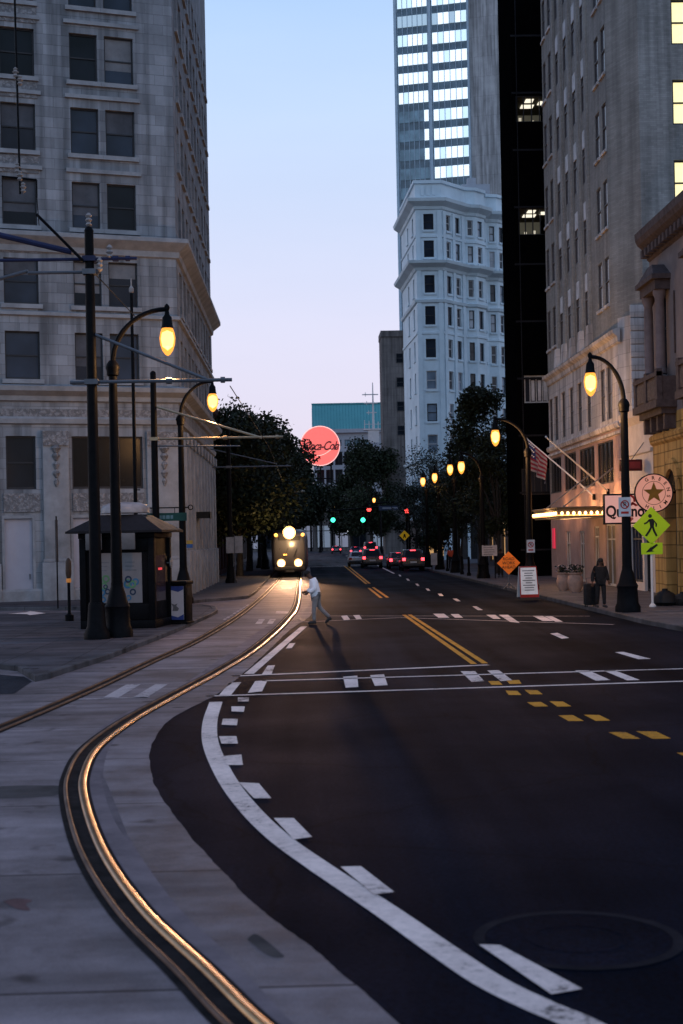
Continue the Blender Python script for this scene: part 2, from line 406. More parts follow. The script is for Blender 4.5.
m_cloth_white = M('white_cotton', (.8, .8, .84), .9, var=.1, scale=8, bump=.3)
m_cloth_grey = M('grey_twill', (.20, .185, .18), .9, var=.25, scale=8)
m_cloth_black = M('black_cloth', (.012, .012, .014), .9, var=.3, scale=8)
m_cloth_orange = M('orange_cloth', (.5, .07, .03), .9, var=.2, scale=8)
m_skin = M('brown_skin', (.09, .045, .03), .55, var=.12)
m_hair = M('black_hair', (.008, .007, .007), .6, var=.3)
m_sole = M('shoe_leather', (.03, .03, .032), .6)
m_black = M('matt_black', (.01, .01, .011), .6)
m_white = M('white_enamel', (.55, .55, .55), .5, var=.08)
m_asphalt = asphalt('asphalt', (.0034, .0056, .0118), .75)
m_asphalt_far = asphalt('lighter_asphalt', (.03, .03, .035), .55)
m_slab = concrete('track_concrete', (.205, .166, .168), 64., 3.1, .55, joint=.18)
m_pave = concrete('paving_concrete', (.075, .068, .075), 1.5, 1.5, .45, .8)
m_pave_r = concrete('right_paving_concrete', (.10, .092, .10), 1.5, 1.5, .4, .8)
m_kerb = concrete('kerb_stone', (.085, .08, .085), 1.8, 9., .4, .8)
m_ground = M('ground_dirt', (.03, .03, .032), .9, var=.3, scale=.3)
m_wpaint = paint('white_road_paint', (.84, .66, .585), .7)
m_wpaint_far = paint('faded_white_paint', (.5, .42, .41), 1.)
m_ypaint = paint('yellow_road_paint', (.66, .27, .02), .6)
m_leaf = leafmat('dark_leaves', (.015, .021, .009))
m_leaf2 = leafmat('grey_green_leaves', (.03, .036, .028))
m_bark = M('bark', (.03, .026, .024), .9, var=.4, scale=5, bump=.8, fine=15)
m_signal = M('signal_housing', (.05, .035, .01), .5)
m_green_l = E('green_signal_glow', (.05, 1., .55), 4.)
m_red_l = E('red_signal_glow', (1., .06, .05), 4.)
m_tail = E('tail_lamp_glow', (1., .05, .07), 5.)
m_taildim = M('tail_lamp_red', (.35, .01, .015), .2)
m_amber = E('amber_glow', (1., .45, .08), 3.)
m_head = E('headlamp_glow', (1., .82, .5), 14.)
m_headtop = E('roof_headlamp_glow', (1., .84, .55), 40.)
m_chrome = M('bright_metal', (.6, .6, .62), .2, metal=1., var=.05)

# ---------------------------------------------------------------- sky, sun, camera
W = bpy.data.worlds.new('World'); sc.world = W; W.use_nodes = True
nt = W.node_tree; bg = nt.nodes['Background']
sky = N(nt, 'ShaderNodeTexSky'); sky.sky_type = 'NISHITA'; sky.sun_disc = False
SUN_EL, SUN_AZ = R(2.), R(-62.)
sky.sun_elevation = SUN_EL; sky.sun_rotation = SUN_AZ; sky.ozone_density = 3.; sky.dust_density = .6
tc = N(nt, 'ShaderNodeTexCoord'); sp = N(nt, 'ShaderNodeSeparateXYZ'); nt.links.new(tc.outputs['Generated'], sp.inputs[0])
grad = ramp(nt, sp.outputs[2], [(0., (.82, .70, .78)), (.07, (.79, .74, .89)), (.16, (.73, .76, .96)), (.29, (.60, .76, 1.02)), (.38, (.45, .67, 1.0)), (.65, (.24, .36, .66)), (1., (.24, .30, .52))])
cn = N(nt, 'ShaderNodeTexNoise', Scale=1.3, Detail=5., Roughness=.55)
mpn = N(nt, 'ShaderNodeMapping'); mpn.inputs['Scale'].default_value = (1., 1., 4.5); nt.links.new(tc.outputs['Generated'], mpn.inputs[0]); nt.links.new(mpn.outputs[0], cn.inputs['Vector'])
haze = ramp(nt, cn.outputs[0], [(.35, (.95, .96, .98)), (.7, (1.07, 1.04, 1.03))])
grad = mixc(nt, 1., grad, haze, 'MULTIPLY')
# the half of the sky behind the photographer is raised to brighten walls facing it
sd = ramp(nt, sp.outputs[1], [(0., (1.12, 1.26, 1.24)), (.4, (1.08, 1.15, 1.15)), (.62, g3(1.)), (.9, g3(1.))])
m01 = N(nt, 'ShaderNodeMapRange'); m01.inputs[1].default_value = -1; m01.inputs[2].default_value = 1; nt.links.new(sp.outputs[1], m01.inputs[0])
nt.links.new(m01.outputs[0], sd.node.inputs[0])
grad = mixc(nt, 1., grad, sd, 'MULTIPLY')
skys = mixc(nt, 1., sky.outputs[0], (.12, .12, .12), 'MULTIPLY')
nt.links.new(mixc(nt, .12, grad, skys), bg.inputs[0]); bg.inputs[1].default_value = 1.12
sun = bpy.data.lights.new('sun', 'SUN'); sun.energy = .12; sun.angle = R(25); sun.color = (1., .8, .72)
so = bpy.data.objects.new('sun', sun); col.objects.link(so)
el = R(10)
dirv = Vector((math.sin(SUN_AZ)*math.cos(el), math.cos(SUN_AZ)*math.cos(el), math.sin(el)))
so.rotation_euler = dirv.to_track_quat('Z', 'Y').to_euler()

cd = bpy.data.cameras.new('camera'); cam = bpy.data.objects.new('camera', cd); col.objects.link(cam); sc.camera = cam
cd.lens = 50.; cd.sensor_width = 36.; cd.sensor_fit = 'AUTO'; cd.shift_y = (CY-512)/1024; cd.clip_end = 4000; cd.clip_start = .1
cam.matrix_world = Matrix.Translation((0, 0, H)) @ Matrix.Rotation(-YAW, 4, 'Z') @ Matrix.Rotation(R(90), 4, 'X') @ Matrix.Rotation(-ROLL, 4, 'Z')
cd.dof.use_dof = True; cd.dof.focus_distance = 52.; cd.dof.aperture_fstop = 2.2
sc.view_settings.view_transform = 'Standard'; sc.view_settings.look = 'None'; sc.view_settings.exposure = 0
sc.render.engine = 'CYCLES'; sc.cycles.use_denoising = True; sc.cycles.max_bounces = 5; sc.cycles.sample_clamp_indirect = 3.
sc.cycles.caustics_reflective = False; sc.cycles.caustics_refractive = False

def point(loc, w, c=(1., .55, .22), rad=.25):
    l = bpy.data.lights.new('lamp_or_fill_light', 'POINT'); l.energy = w; l.color = c; l.shadow_soft_size = rad
    o = bpy.data.objects.new('lamp_or_fill_light', l); col.objects.link(o); o.location = loc; return o
def spot(loc, target, w, ang, c=(1., .72, .38), rad=.12, blend=.6):
    l = bpy.data.lights.new('lamp_beam', 'SPOT'); l.energy = w; l.color = c; l.shadow_soft_size = rad; l.spot_size = R(ang); l.spot_blend = blend
    o = bpy.data.objects.new('lamp_beam', l); col.objects.link(o); o.location = loc
    o.rotation_euler = (Vector(target)-Vector(loc)).to_track_quat('-Z', 'Y').to_euler(); return o

# ---------------------------------------------------------------- ground, road, track bed
g = MB(); g.quad((-900, -400, -.06), (900, -400, -.06), (900, 2500, -.06), (-900, 2500, -.06)); struct(g.build('ground', m_ground), 'dark open ground under the whole city block')
KERB_R = 10.2
g = MB(); g.quad((-14, -40, 0), (60, -40, 0), (60, 34, 0), (-14, 34, 0)); g.quad((-14, 34, 0), (16, 34, 0), (16, 139.5, 0), (-14, 139.5, 0))
road = struct(g.build('road', m_asphalt), 'dark fresh asphalt street with white and yellow markings')
g = MB(); g.quad((-14, 139.5, 0), (30, 139.5, 0), (30, 332, 0), (-14, 332, 0)); struct(g.build('far_road', m_asphalt_far), 'paler street surface beyond the far crossing')  # lighter grey sheet from the far crossing onwards

bpx = [(470, 1075), (400, 1024), (340, 973), (299, 938), (259, 908), (224, 874), (189, 834), (163, 800), (150, 768), (154, 740), (174, 717), (214, 696), (239, 677), (269, 650), (290, 630)]
B = [gnd(*p).to_2d() for p in bpx]+[Vector((.2, 52)), Vector((.38, 66)), Vector((.42, 90)), Vector((.42, 140))]
B = [B[0]+(B[0]-B[1])*3]+B
B = smooth_path(B, 14)
g = MB(); k = len(B); vs = []
for p in B: vs += [(-30 if p.y < 76 else -2.6, p.y, .004), (p.x, p.y, .004)]
vs = []
for p in B:
    lx = -30 if p.y < 72 else -5.9
    vs += [(lx, p.y, .004), (p.x+(.006*math.sin(p.y*2.3)+.005*math.sin(p.y*6.1+1)+rnd(-.004, .004)), p.y, .004)]
g.add(vs, [(2*i, 2*i+1, 2*i+3, 2*i+2) for i in range(k-1)])
slab = struct(g.build('track_slab', m_slab), 'stained grey concrete track bed sweeping along the left of the street')
g = MB(); ribbon(g, [p.to_2d() for p in B if p.y < 60], -.9, -.55, .006)
st = g.build('tyre_trace', M('faint_tyre_stain', (.165, .13, .135), .85, var=.3, scale=1.5, spec=.05), slab)

m_stain = M('dark_concrete_patch', (.04, .038, .04), .8, var=.4, scale=2); m_rust = M('rust_stain', (.09, .045, .045), .8, var=.4, scale=3)
def patch(px, mt):
    g = MB(); P = [gnd(*p).to_2d() for p in px]; P = smooth_path(P+[P[0]], 4); g.poly([(p.x, p.y, .0065) for p in P[:-1]]); g.build('concrete_patch', mt, slab, rec=False)
patch([(-6, 787), (20, 786), (45, 786), (60, 787), (58, 795), (40, 797), (15, 798), (-6, 798)], m_stain)
patch([(3, 902), (16, 899), (32, 901), (26, 905), (30, 911), (18, 910), (10, 906)], m_rust)
patch([(247, 940), (257, 935), (280, 953), (283, 958), (268, 956)], m_stain)
patch([(99, 770), (106, 782), (116, 806), (128, 836), (133, 842), (122, 834), (108, 806)], M('grey_seam', (.13, .105, .11), .85, var=.3, scale=2, spec=.05))
rail_px = [(300, 1070), (241, 1021), (194, 973), (131, 911), (92, 851), (76, 800), (77, 774), (92, 748), (128, 721), (169, 698), (219, 671), (257, 647), (285, 622), (297, 604)]
def rail_path(px, far_u):
    P = [gnd(*p).to_2d() for p in px]
    P = [P[0]+(P[0]-P[1])*4]+P+[Vector((far_u, v)) for v in (92, 120, 200, 330)]
    return smooth_path(P, 8)
rp = rail_path(rail_px, -.42)
lp = rail_path([(-70, 758), (0, 729), (50, 708), (100, 686), (149, 663), (199, 640), (240, 615), (262, 597), (273, 586)], -1.87)
def rail(path, name, label, bright=True):
    t = thing(name, label, 'rail', (path[20].x, path[20].y, 0), 0, 'streetcar rails set in the concrete')
    loc = t.location.to_2d(); P = [p-loc for p in path]
    b = MB(); ribbon(b, P, -.175, .165, .009); b.build('rail_boot', m_boot, t)
    for s, nm, kw in ((.085, 'running_rail', 1.0 if bright else .6), (-.10, 'guard_rail', .5)):
        r = MB(); prof = [(x*kw, z) for x, z in ((-.045, .010), (-.042, .020), (-.03, .030), (0, .034), (.03, .030), (.042, .020), (.045, .010))]
        for (a, za), (c, zc) in zip(prof, prof[1:]):
            kk = len(P); vs = []
            for i in range(kk):
                d = (P[min(i+1, kk-1)]-P[max(i-1, 0)]); n = Vector((d.y, -d.x)).normalized()
                for w, z in ((a+s, za), (c+s, zc)): vs.append((P[i].x+n.x*w, P[i].y+n.y*w, z))
            r.add(vs, [(2*i, 2*i+1, 2*i+3, 2*i+2) for i in range(kk-1)])
        o = r.build(nm, m_rail if kw > .9 else m_rail_dull, t, rec=False); bm = bmesh.new(); bm.from_mesh(o.data); bmesh.ops.remove_doubles(bm, verts=bm.verts, dist=.0005)
        bmesh.ops.recalc_face_normals(bm, faces=bm.faces); bm.to_mesh(o.data); bm.free(); o.data.shade_smooth()
rail(rp, 'streetcar_rail', 'right-hand grooved steel rail with golden glints curving through the foreground')
rail(lp, 'streetcar_rail', 'left-hand grooved steel rail running off the left edge towards the plaza kerb', False)

# ---- painted markings, parts of the road or of the track slab
def mark(name, px, mat=m_wpaint, par=road, z=.004, off=(0, 0), k=1.):
    g = MB(); c = [gnd(off[0]+x/k, off[1]+y/k) for x, y in px]
    g.poly([(p.x, p.y, z) for p in c]); return g.build(name, mat, par, rec=False)
def line(name, a, b, w, mat=m_wpaint, par=road, z=.004):
    p, q = gnd(*a).to_2d(), gnd(*b).to_2d(); g = MB(); ribbon(g, [p.lerp(q, i/8) for i in range(9)], -w/2, w/2, z); return g.build(name, mat, par, rec=False)
curve = [(660, 1068), (581, 1024), (541, 1007), (490, 982), (440, 949), (390, 914), (345, 884), (318, 866), (279, 838), (249, 809), (226, 778), (211, 745), (210, 722), (216, 702)]
g = MB(); ribbon(g, smooth_path([gnd(*p).to_2d() for p in curve], 6), -.11, .11, .004); g.build('edge_line', m_wpaint, road, rec=False)
for q in [[(478, 237), (500, 237), (500, 245), (478, 245)], [(465, 255), (492, 255), (490, 266), (465, 265)], [(448, 280), (478, 280), (476, 293), (445, 292)],
          [(440, 315), (475, 315), (478, 330), (445, 330)], [(448, 355), (485, 352), (488, 373), (455, 373)], [(480, 408), (520, 410), (545, 440), (510, 440)],
          [(550, 480), (590, 480), (627, 518), (590, 523)], [(684, 578), (725, 577), (792, 629), (752, 634)], [(962, 735), (1005, 736), (1170, 824), (1108, 835)]]:
    mark('guide_dash', q, z=.0095, k=2.009, off=(0, 580))
O1 = dict(off=(190, 600), k=2.732); O2 = dict(off=(433, 600), k=2.732); O3 = dict(off=(260, 490), k=4.88); O4 = dict(off=(380, 490), k=4.553)
line('stop_line', (232, 676.3), (488.5, 665), .2)
line('crossing_line', (262, 681), (760, 666.6), .15); line('crossing_line', (206.5, 696.3), (760, 679), .15)
for q in [[(78, 262), (112, 260), (140, 225), (108, 226)], [(158, 254), (197, 250), (212, 219), (178, 222)], [(425, 240), (460, 238), (457, 207), (418, 210)], [(505, 235), (540, 233), (530, 203), (492, 206)]]:
    mark('crossing_bar', q, **O1)
for q in [[(75, 195), (115, 195), (140, 222), (105, 224)], [(148, 193), (180, 192), (217, 220), (185, 222)], [(388, 193), (425, 193), (485, 219), (445, 221)], [(465, 193), (495, 192), (565, 219), (530, 220)]]:
    mark('crossing_bar', q, **O2)
for q in [[(150, 222), (180, 222), (190, 232), (160, 232)], [(200, 220), (235, 219), (242, 229), (210, 230)], [(198, 248), (230, 249), (242, 260), (207, 260)], [(250, 246), (285, 247), (300, 258), (265, 258)],
          [(257, 280), (295, 279), (315, 291), (278, 292)], [(318, 277), (355, 278), (378, 291), (340, 292)], [(343, 316), (382, 315), (412, 331), (370, 331)], [(412, 314), (455, 315), (485, 330), (445, 331)],
          [(480, 362), (525, 361), (567, 380), (520, 380)], [(555, 359), (610, 360), (650, 379), (600, 380)], [(665, 418), (715, 418), (775, 442), (722, 442)], [(760, 416), (815, 416), (880, 440), (822, 440)]]:
    mark('turn_dash', q, m_ypaint, **O2)
line('centre_line', (404, 615), (474, 664.2), .13, m_ypaint, z=.007); line('centre_line', (409.5, 614.8), (485, 663.6), .13, m_ypaint, z=.007)
for a, b in (((344.4, 566), (366.5, 584)), ((348, 566), (369.6, 583.6)), ((368.6, 588), (381.3, 598)), ((373, 587.3), (387.7, 597.6))): line('centre_line', a, b, .14, m_ypaint)
line('crossing_line', (328, 616), (590, 616.2), .14, m_wpaint_far); line('crossing_line', (297, 622.3), (400, 617.7), .14, m_wpaint_far); line('crossing_line', (400, 617.7), (614, 624.6), .14, m_wpaint_far)
for q in [[(395, 615), (425, 613), (440, 633), (410, 636)], [(455, 612), (485, 611), (497, 630), (470, 632)]]: mark('crossing_bar', q, z=.008, **O3)
for q in [[(0, 38), (30, 38), (45, 49), (15, 49)], [(48, 39), (70, 39), (82, 49), (60, 49)], [(145, 41), (170, 41), (185, 52), (165, 52)], [(180, 41), (205, 41), (237, 63), (210, 60)], [(272, 44), (300, 44), (330, 58), (300, 58)], [(305, 45), (325, 45), (355, 60), (335, 60)]]:
    mark('crossing_bar', q, z=.008, **O2)
for q in [[(320, 92), (340, 90), (372, 104), (352, 106)], [(497, 143), (520, 142), (595, 161), (560, 162)]]: mark('lane_dash', q, **O2)
for q in [[(420, 530), (440, 530), (468, 547), (445, 547)], [(330, 495), (350, 495), (368, 507), (350, 507)], [(262, 472), (280, 472), (290, 483), (272, 483)], [(207, 449), (220, 449), (230, 459), (217, 459)], [(160, 427), (172, 427), (180, 437), (170, 437)], [(118, 404), (128, 404), (137, 413), (126, 413)], [(84, 386), (92, 386), (98, 393), (89, 393)]]:
    mark('lane_dash', q, **O4)
line('lane_line', (377, 565), (394, 573.5), .16); line('lane_line', (249, 674), (304, 626.5), .2)
for q in [[(195, 206), (222, 205), (232, 179), (212, 180)], [(262, 133), (278, 132), (288, 118), (272, 119)]]: mark('guide_dash', q, z=.007, **O1)
line('far_crossing_line', (300, 567.2), (378, 564.8), .35)
for q in [[(207, 237), (238, 237), (283, 210), (255, 210)], [(267, 237), (295, 237), (337, 210), (312, 210)]]: mark('crossing_bar', q, m_wpaint_far, slab, .008, (0, 580), 2.009)
line('crossing_line', (78, 699.5), (150, 697.5), .1, m_wpaint_far, slab, .008)
for q in [[(178, 66), (195, 66), (205, 53), (188, 53)], [(210, 66), (225, 66), (235, 53), (218, 53)]]: mark('crossing_bar', q, m_wpaint_far, slab, .008, **O1)
for i in range(8):
    a = (lerp(224, 250, i/8), lerp(620, 604, i/8)); b = (lerp(224, 250, (i+.6)/8), lerp(620, 604, (i+.6)/8)); line('dotted_line', a, b, .1, m_wpaint_far, slab, .008)
for q in [[(105, 475), (158, 475), (155, 484), (108, 484)], [(80, 592), (142, 592), (140, 603), (75, 603)]]: mark('slab_dash', q, m_wpaint_far, slab, .008, **O3)
mark('arrow_mark', [(8, 617.4), (26, 616), (30, 614.6), (46, 616.8), (30, 619), (27, 617.8)], m_wpaint, slab, .14)

mc = gnd(578, 939)
t = thing('manhole_cover', 'round iron manhole cover sunk in the dark asphalt near the lower right corner', 'manhole cover', (mc.x, mc.y, 0))
c = MB(); c.lathe([(.70, .0035), (.70, .006), (.62, .006), (.62, .0035)], n=40, caps=False); c.build('cover_rim', M('manhole_rim', (.0105, .0115, .016), .8, spec=.02), t)
c = MB(); c.lathe([(0.001, .005), (.615, .005)], n=40, caps=False); c.lathe([(.30, .0075), (.33, .0075)], n=30, caps=False); c.build('cover_plate', m_asphalt, t)

# ---- pavements
def raised(name, pts, z, mat, label, kerb=True):
    g = MB(); g.prism([(p.x, p.y) for p in pts], -.02, z); o = g.build(name, mat); struct(o, label); return o
pl = smooth_path([gnd(*p).to_2d() for p in [(36, 681), (60, 672.5), (100, 660), (130, 648.5), (160, 637), (188, 625), (206, 617)]], 4)
pl_back = [gnd(*p).to_2d() for p in [(213, 613), (211, 609.5), (200, 607.5), (185, 608), (150, 612), (60, 616), (-90, 619)]]
left_pts = [gnd(*p).to_2d() for p in [(-90, 668), (0, 668), (26, 671)]]
raised('plaza', left_pts+pl+pl_back, .12, m_pave, 'grey paved corner plaza holding the kiosk and black poles')
g = MB(); ribbon(g, [p for p in left_pts[1:]]+pl+pl_back[:4], -.002, .16, .0)
kv = [left_pts[1], left_pts[2]]+pl+pl_back[:4]
g = MB(); g.ledge([(p.x, p.y) for p in kv], [(.0, .13), (.16, .13), (.18, .11), (.18, -.01)]); struct(g.build('plaza_kerb', m_kerb, rec=False), 'stone kerb curving round the corner plaza')
sl = [gnd(*p).to_2d() for p in [(-95, 611), (0, 610.5), (100, 610), (165, 607.5), (198, 602.5), (226, 600.5), (237, 599.5)]]
sl = sl+[Vector((-2.9, 67)), Vector((-2.75, 72)), Vector((-2.75, 330))]
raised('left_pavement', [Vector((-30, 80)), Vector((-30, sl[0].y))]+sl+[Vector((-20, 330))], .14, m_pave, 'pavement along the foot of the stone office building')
g = MB(); g.ledge([(p.x, p.y) for p in sl], [(.0, .15), (.16, .15), (.18, .13), (.18, -.01)]); struct(g.build('left_kerb', m_kerb, rec=False), 'kerb along the left pavement')
sr = [Vector((30, 34.5)), Vector((13.5, 35)), Vector((11.2, 36.2)), Vector((10.4, 38.5)), Vector((KERB_R, 42)), Vector((KERB_R, 330))]
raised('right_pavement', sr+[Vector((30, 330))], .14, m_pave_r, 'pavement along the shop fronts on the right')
g = MB(); g.ledge([(p.x, p.y) for p in sr[::-1]], [(.0, .15), (.16, .15), (.18, .13), (.18, -.01)]); struct(g.build('right_kerb', m_kerb, rec=False), 'kerb along the right pavement')
g = MB(); c = [gnd(*p) for p in [(-90, 674), (0, 675), (24, 677), (32, 682), (14, 694), (-90, 699)]]; g.poly([(p.x, p.y, .009) for p in c]); struct(g.build('side_lane', m_asphalt_far), 'dark asphalt patch by the plaza corner')

# ---------------------------------------------------------------- stone office building, left
A = gnd(183, 599).to_2d()
th = R(18); dF = (-math.cos(th), -math.sin(th)); nF = (math.sin(th), -math.cos(th)); dS, nS = (0., 1.), (1., 0.)
b1 = thing('office_building', 'tall grey stone office block with deep cornices and dark sash windows at the left', 'building', (A.x, A.y, 0))
tF = lambda px, py: onface(px, py, A, dF)
def colt(a, b, py=350): return sorted((tF(a, py)[0], tF(b, py)[0]))
cols_ = [colt(110, 139), colt(75, 103), colt(5, 40)]
zz = lambda z: 2.7+(z-2.7)*1.052 if z > 2.7 else z
rows_ = [(zz(c), zz(e)) for c, e in [(10.0, 12.1), (13.3, 15.3), (16.75, 18.8), (20.05, 22.1), (23.3, 25.4), (26.6, 28.7), (29.9, 32.)]]
TOP = zz(44.); LF, LS = 16., 25.5
ops = [(a, b, c, e) for a, b in cols_ for c, e in rows_]
gw = colt(72, 143, 460); gl = colt(6, 36, 460); gd = colt(5, 33, 560)
gops = [(*gw, 5.3, 7.75), (*gl, 5.3, 7.75), (*gd, .14, 4.0), (*gw, .14, 4.0)]
w = MB()
ptF = facade(w, (0, 0), dF, nF, LF, 0, TOP, ops+gops, .3)
scol = [1.6+i*2.35 for i in range(10)]
sops = [(t, t+1.35, c, e) for t in scol for c, e in rows_]
shop = [(1.3+i*2.4, 2.9+i*2.4, .9, 7.6) for i in range(10)]
ptS = facade(w, (0, 0), dS, nS, LS, 0, TOP, sops+shop, .3)
FL = (dF[0]*LF, dF[1]*LF)
w.poly([(0, 0, TOP), (0, LS, TOP), (-18, LS, TOP), (FL[0], FL[1], TOP)])
w.quad((0, LS, 0), (-18, LS, 0), (-18, LS, TOP), (0, LS, TOP)); w.quad((-18, LS, 0), (FL[0], FL[1], 0), (FL[0], FL[1], TOP), (-18, LS, TOP))
w.build('wall', m_stone, b1)
path = [FL, (0, 0), (0, LS)]
path = [(p[0], p[1]) for p in path]
for nm, pr in (('cornice', [(0, 15.55), (.12, 15.6), (.16, 15.85), (.5, 16.1), (.62, 16.2), (.62, 16.38), (.1, 16.5), (0, 16.5)]),
               ('belt_course', [(0, 9.0), (.16, 9.05), (.2, 9.25), (.55, 9.45), (.6, 9.65), (.1, 9.75), (0, 9.75)]),
               ('string_course', [(0, 12.75), (.14, 12.8), (.14, 12.95), (0, 13.0)]),
               ('architrave', [(0, 8.0), (.14, 8.05), (.18, 8.25), (.1, 8.35), (0, 8.35)]),
               ('plinth', [(0, .7), (.12, .7), (.16, .6), (.16, .1), (0, .1)]),
               ('roof_cornice', [(0, 42), (.3, 42.2), (1., 43), (1., 43.4), (0, 43.5)])):
    o = MB(); o.ledge(path, [(x, zz(z)) for x, z in pr]); o.build(nm, m_stone_plain, b1)
def pick(): return random.choice([m_glass, m_glass2, m_glass2, m_blind])
for a, b, c, e in ops: window(b1, ptF, a, b, c, e, m_winframe, pick(), .24, .07, sill=(.16, .22, .14, m_stone_plain), blind=random.choice([0, 0, .5, .3, .65]))
for a, b, c, e in sops: window(b1, ptS, a, b, c, e, m_winframe, pick(), .24, .07, blind=random.choice([0, 0, .5, .6]), sill=(.15, .2, .13, m_stone_plain))
window(b1, ptF, *gw, 5.3, 7.75, m_winframe, M('brown_glass', (.010, .008, .007), .25, spec=.1), .24, .08, (), (.33, .66)); window(b1, ptF, *gl, 5.3, 7.75, m_winframe, m_glass, .24, .08)
def door(pt, a, b, z0, z1, mat, panel, label=None):
    d = MB(); d.obox(pt, a, b, z0, z1, -.2, -.12); o = d.build('door', mat, b1)
    f = MB(); f.obox(pt, a-.12, a, z0, z1+.14, -.25, .04); f.obox(pt, b, b+.12, z0, z1+.14, -.25, .04); f.obox(pt, a, b, z1, z1+.14, -.25, .04); f.build('door_frame', m_stone_plain, o)
    h = MB(); h.obox(pt, a+.12, a+.16, (z0+1.0), (z0+1.25), -.12, -.06); h.build('handle', m_steel, o)
    if label: o['label'] = label
m_door = M('pale_door_paint', (.36, .35, .40), .5, var=.08, scale=.8)
door(ptF, *gd, .14, 3.95, m_door, 0, 'tall pale blank door'); door(ptF, gw[0], gw[1], .14, 3.95, m_door, 0, 'wide pale shutter behind the kiosk')
for q in [(gw[0], gw[1]), (gl[0]-.15, gl[1]+.15)]:
    o = MB(); o.obox(ptF, q[0], q[1], 4.25, 5.1, 0, .07); o.build('frieze_panel', m_frieze, b1)
o = MB(); o.obox(ptF, .3, LF-.5, 8.4, 9.0, 0, .05); o.build('frieze_panel', m_frieze, b1)
pil = [(0.02, tF(147, 500)[0]), colt(43, 69, 500), (tF(0, 500)[0]+.15, tF(0, 500)[0]+1.2)]
for a, b in pil:
    o = MB(); o.obox(ptF, a, b, 1.9, 8.0, 0, .22); o.obox(ptF, a-.12 if a > .1 else a, b+.12, .1, 1.9, 0, .34); o.obox(ptF, a-.05 if a > .1 else a, b+.06, 1.9, 2.05, 0, .29)
    pp = o.build('pilaster', m_stone_plain, b1, bevel=.03)
    o = MB(); o.obox(ptF, a, b, 7.3, 7.98, .222, .31); mm = (a+b)/2
    for j, (hw, z) in enumerate(((.3, 7.1), (.26, 6.75), (.2, 6.35), (.22, 5.95), (.15, 5.55))):
        o.lathe([(.02, -.16), (hw*.35, -.12), (hw*.55, -.03), (hw*.8, .08), (hw*.5, .18), (.02, .24)], ptF(mm, z, .24), 10)
    o.build('carved_drop', m_frieze, pp)
# hoods
for a, b in [(cols_[0][0], cols_[1][1]), tuple(cols_[2])]:
    for c, e in rows_:
        if c > 13: o = MB(); o.obox(ptF, a-.25, b+.25, e+.42, e+.6, 0, .13); o.build('hood', m_stone_plain, b1)
for c, e in zip(rows_, rows_[1:]):
    if e[0] > 16: o = MB(); o.obox(ptF, cols_[2][0]-.1, cols_[2][1]+.1, c[1]+.25, e[0]-.3, 0, .05); o.build('carved_spandrel', m_frieze, b1)
for i, (a, b, c, e) in enumerate(shop):
    window(b1, ptS, a, b, c, e, m_winframe, m_glass, .26, .09, (.55,), (.5,), name='shop_window')
    for tt in (a-.9,):
        q = MB(); q.obox(ptS, tt+.12, tt+.8, .1, 8.0, 0, .26); q.obox(ptS, tt+.02, tt+.88, .1, 2.3, 0, .36); q.obox(ptS, tt+.02, tt+.88, 7.4, 7.98, .262, .36); q.build('column', m_stone_plain, b1, bevel=.05)
q = MB(); q.obox(ptS, 7.0, 8.3, 4.2, 4.3, .0, .9); q.obox(ptS, 7.0, 8.3, 3.95, 4.2, .85, .9); q.obox(ptS, 7.0, 7.05, 3.95, 4.2, 0, .9); q.build('door_awning', m_black, b1)

# ---------------------------------------------------------------- hotel block, right
U = 15.
b2 = thing('hotel_building', 'mauve grey brick hotel tower with pale stone base and lit canopy at the right', 'building', (U, 66., 0))
PH = (U, 66.)
dH, nH = (0., 1.), (-1., 0.)
def tv(px, py): return onu(px, py, U).y-66.
pairs = [tv(549, 320), tv(554.3, 320), tv(600.5, 300), tv(607.3, 300)]
strips = [tv(561.5, 320), tv(569.5, 320), tv(578, 320), tv(587, 320)]
LH = tv(545.5, 250); HT = 38.
rowsH = [(13.9+3.75*i, 16.2+3.75*i) for i in range(6)]
wH = MB()
m_hotel_pier = masonry('lightened_pier_brick', (.345, .335, .32), .3, .09, .006, .8, .1, streak=.2)  # piers coloured lighter so the strips between read as shaded recesses
m_hotel_glass = glass('grey_reflection_glass', (.11, .112, .125), .15, .3)  # pale sky reflection worked into the base colour of the panes
opsP = [(t-.5, t+.5, c, e) for t in pairs for c, e in rowsH]
opsS = [(t-.55, t+.55, 13.0, 36.) for t in strips]
opsM = [(t-.62, t+.62, 8.3, 10.9) for t in pairs+strips]
ch = 2.4  # chamfered corner length along the street
ptH = facade(wH, (0, ch), dH, nH, LH-ch, 12.4, HT, [(a-ch, b-ch, c, e) for a, b, c, e in opsP+opsS], .13)
cdx, cdy = 1.0, -ch; cl = math.hypot(cdx, cdy); dC = (cdx/cl, cdy/cl); nC = (-ch/cl, -1./cl)
facade(wH, (0, ch), dC, nC, cl, 12.4, HT, [], .2)
ROW_SIDE = [(c+.4, e+.35) for c, e in rowsH]
sx = [onv(672, 80, 66.).x-U, onv(672, 80, 66).x-U+3.4]
opsX = [(x, x+1.35, c+.35, e+.15) for x in sx for c, e in rowsH[1:]]
facade(wH, (1., 0), (1., 0.), (0., -1.), 16., 12.4, HT, [(a-1, b-1, c, e) for a, b, c, e in opsX], .25, 1)
ptX = lambda t, z, o=0.: (t, -o, z)
wH.quad((0, ch, HT), (0, LH, HT), (17, LH, HT), (17, 0, HT)); wH.quad((0, LH, 0), (17, LH, 0), (17, LH, HT), (0, LH, HT), 1); wH.quad((17, 0, 0), (17, LH, 0), (17, LH, HT), (17, 0, HT), 1)
wH.build('wall', [m_hotel, m_hotel_side], b2)
ptHs = lambda t, z, o=0.: (-o, t, z)
wB = MB()
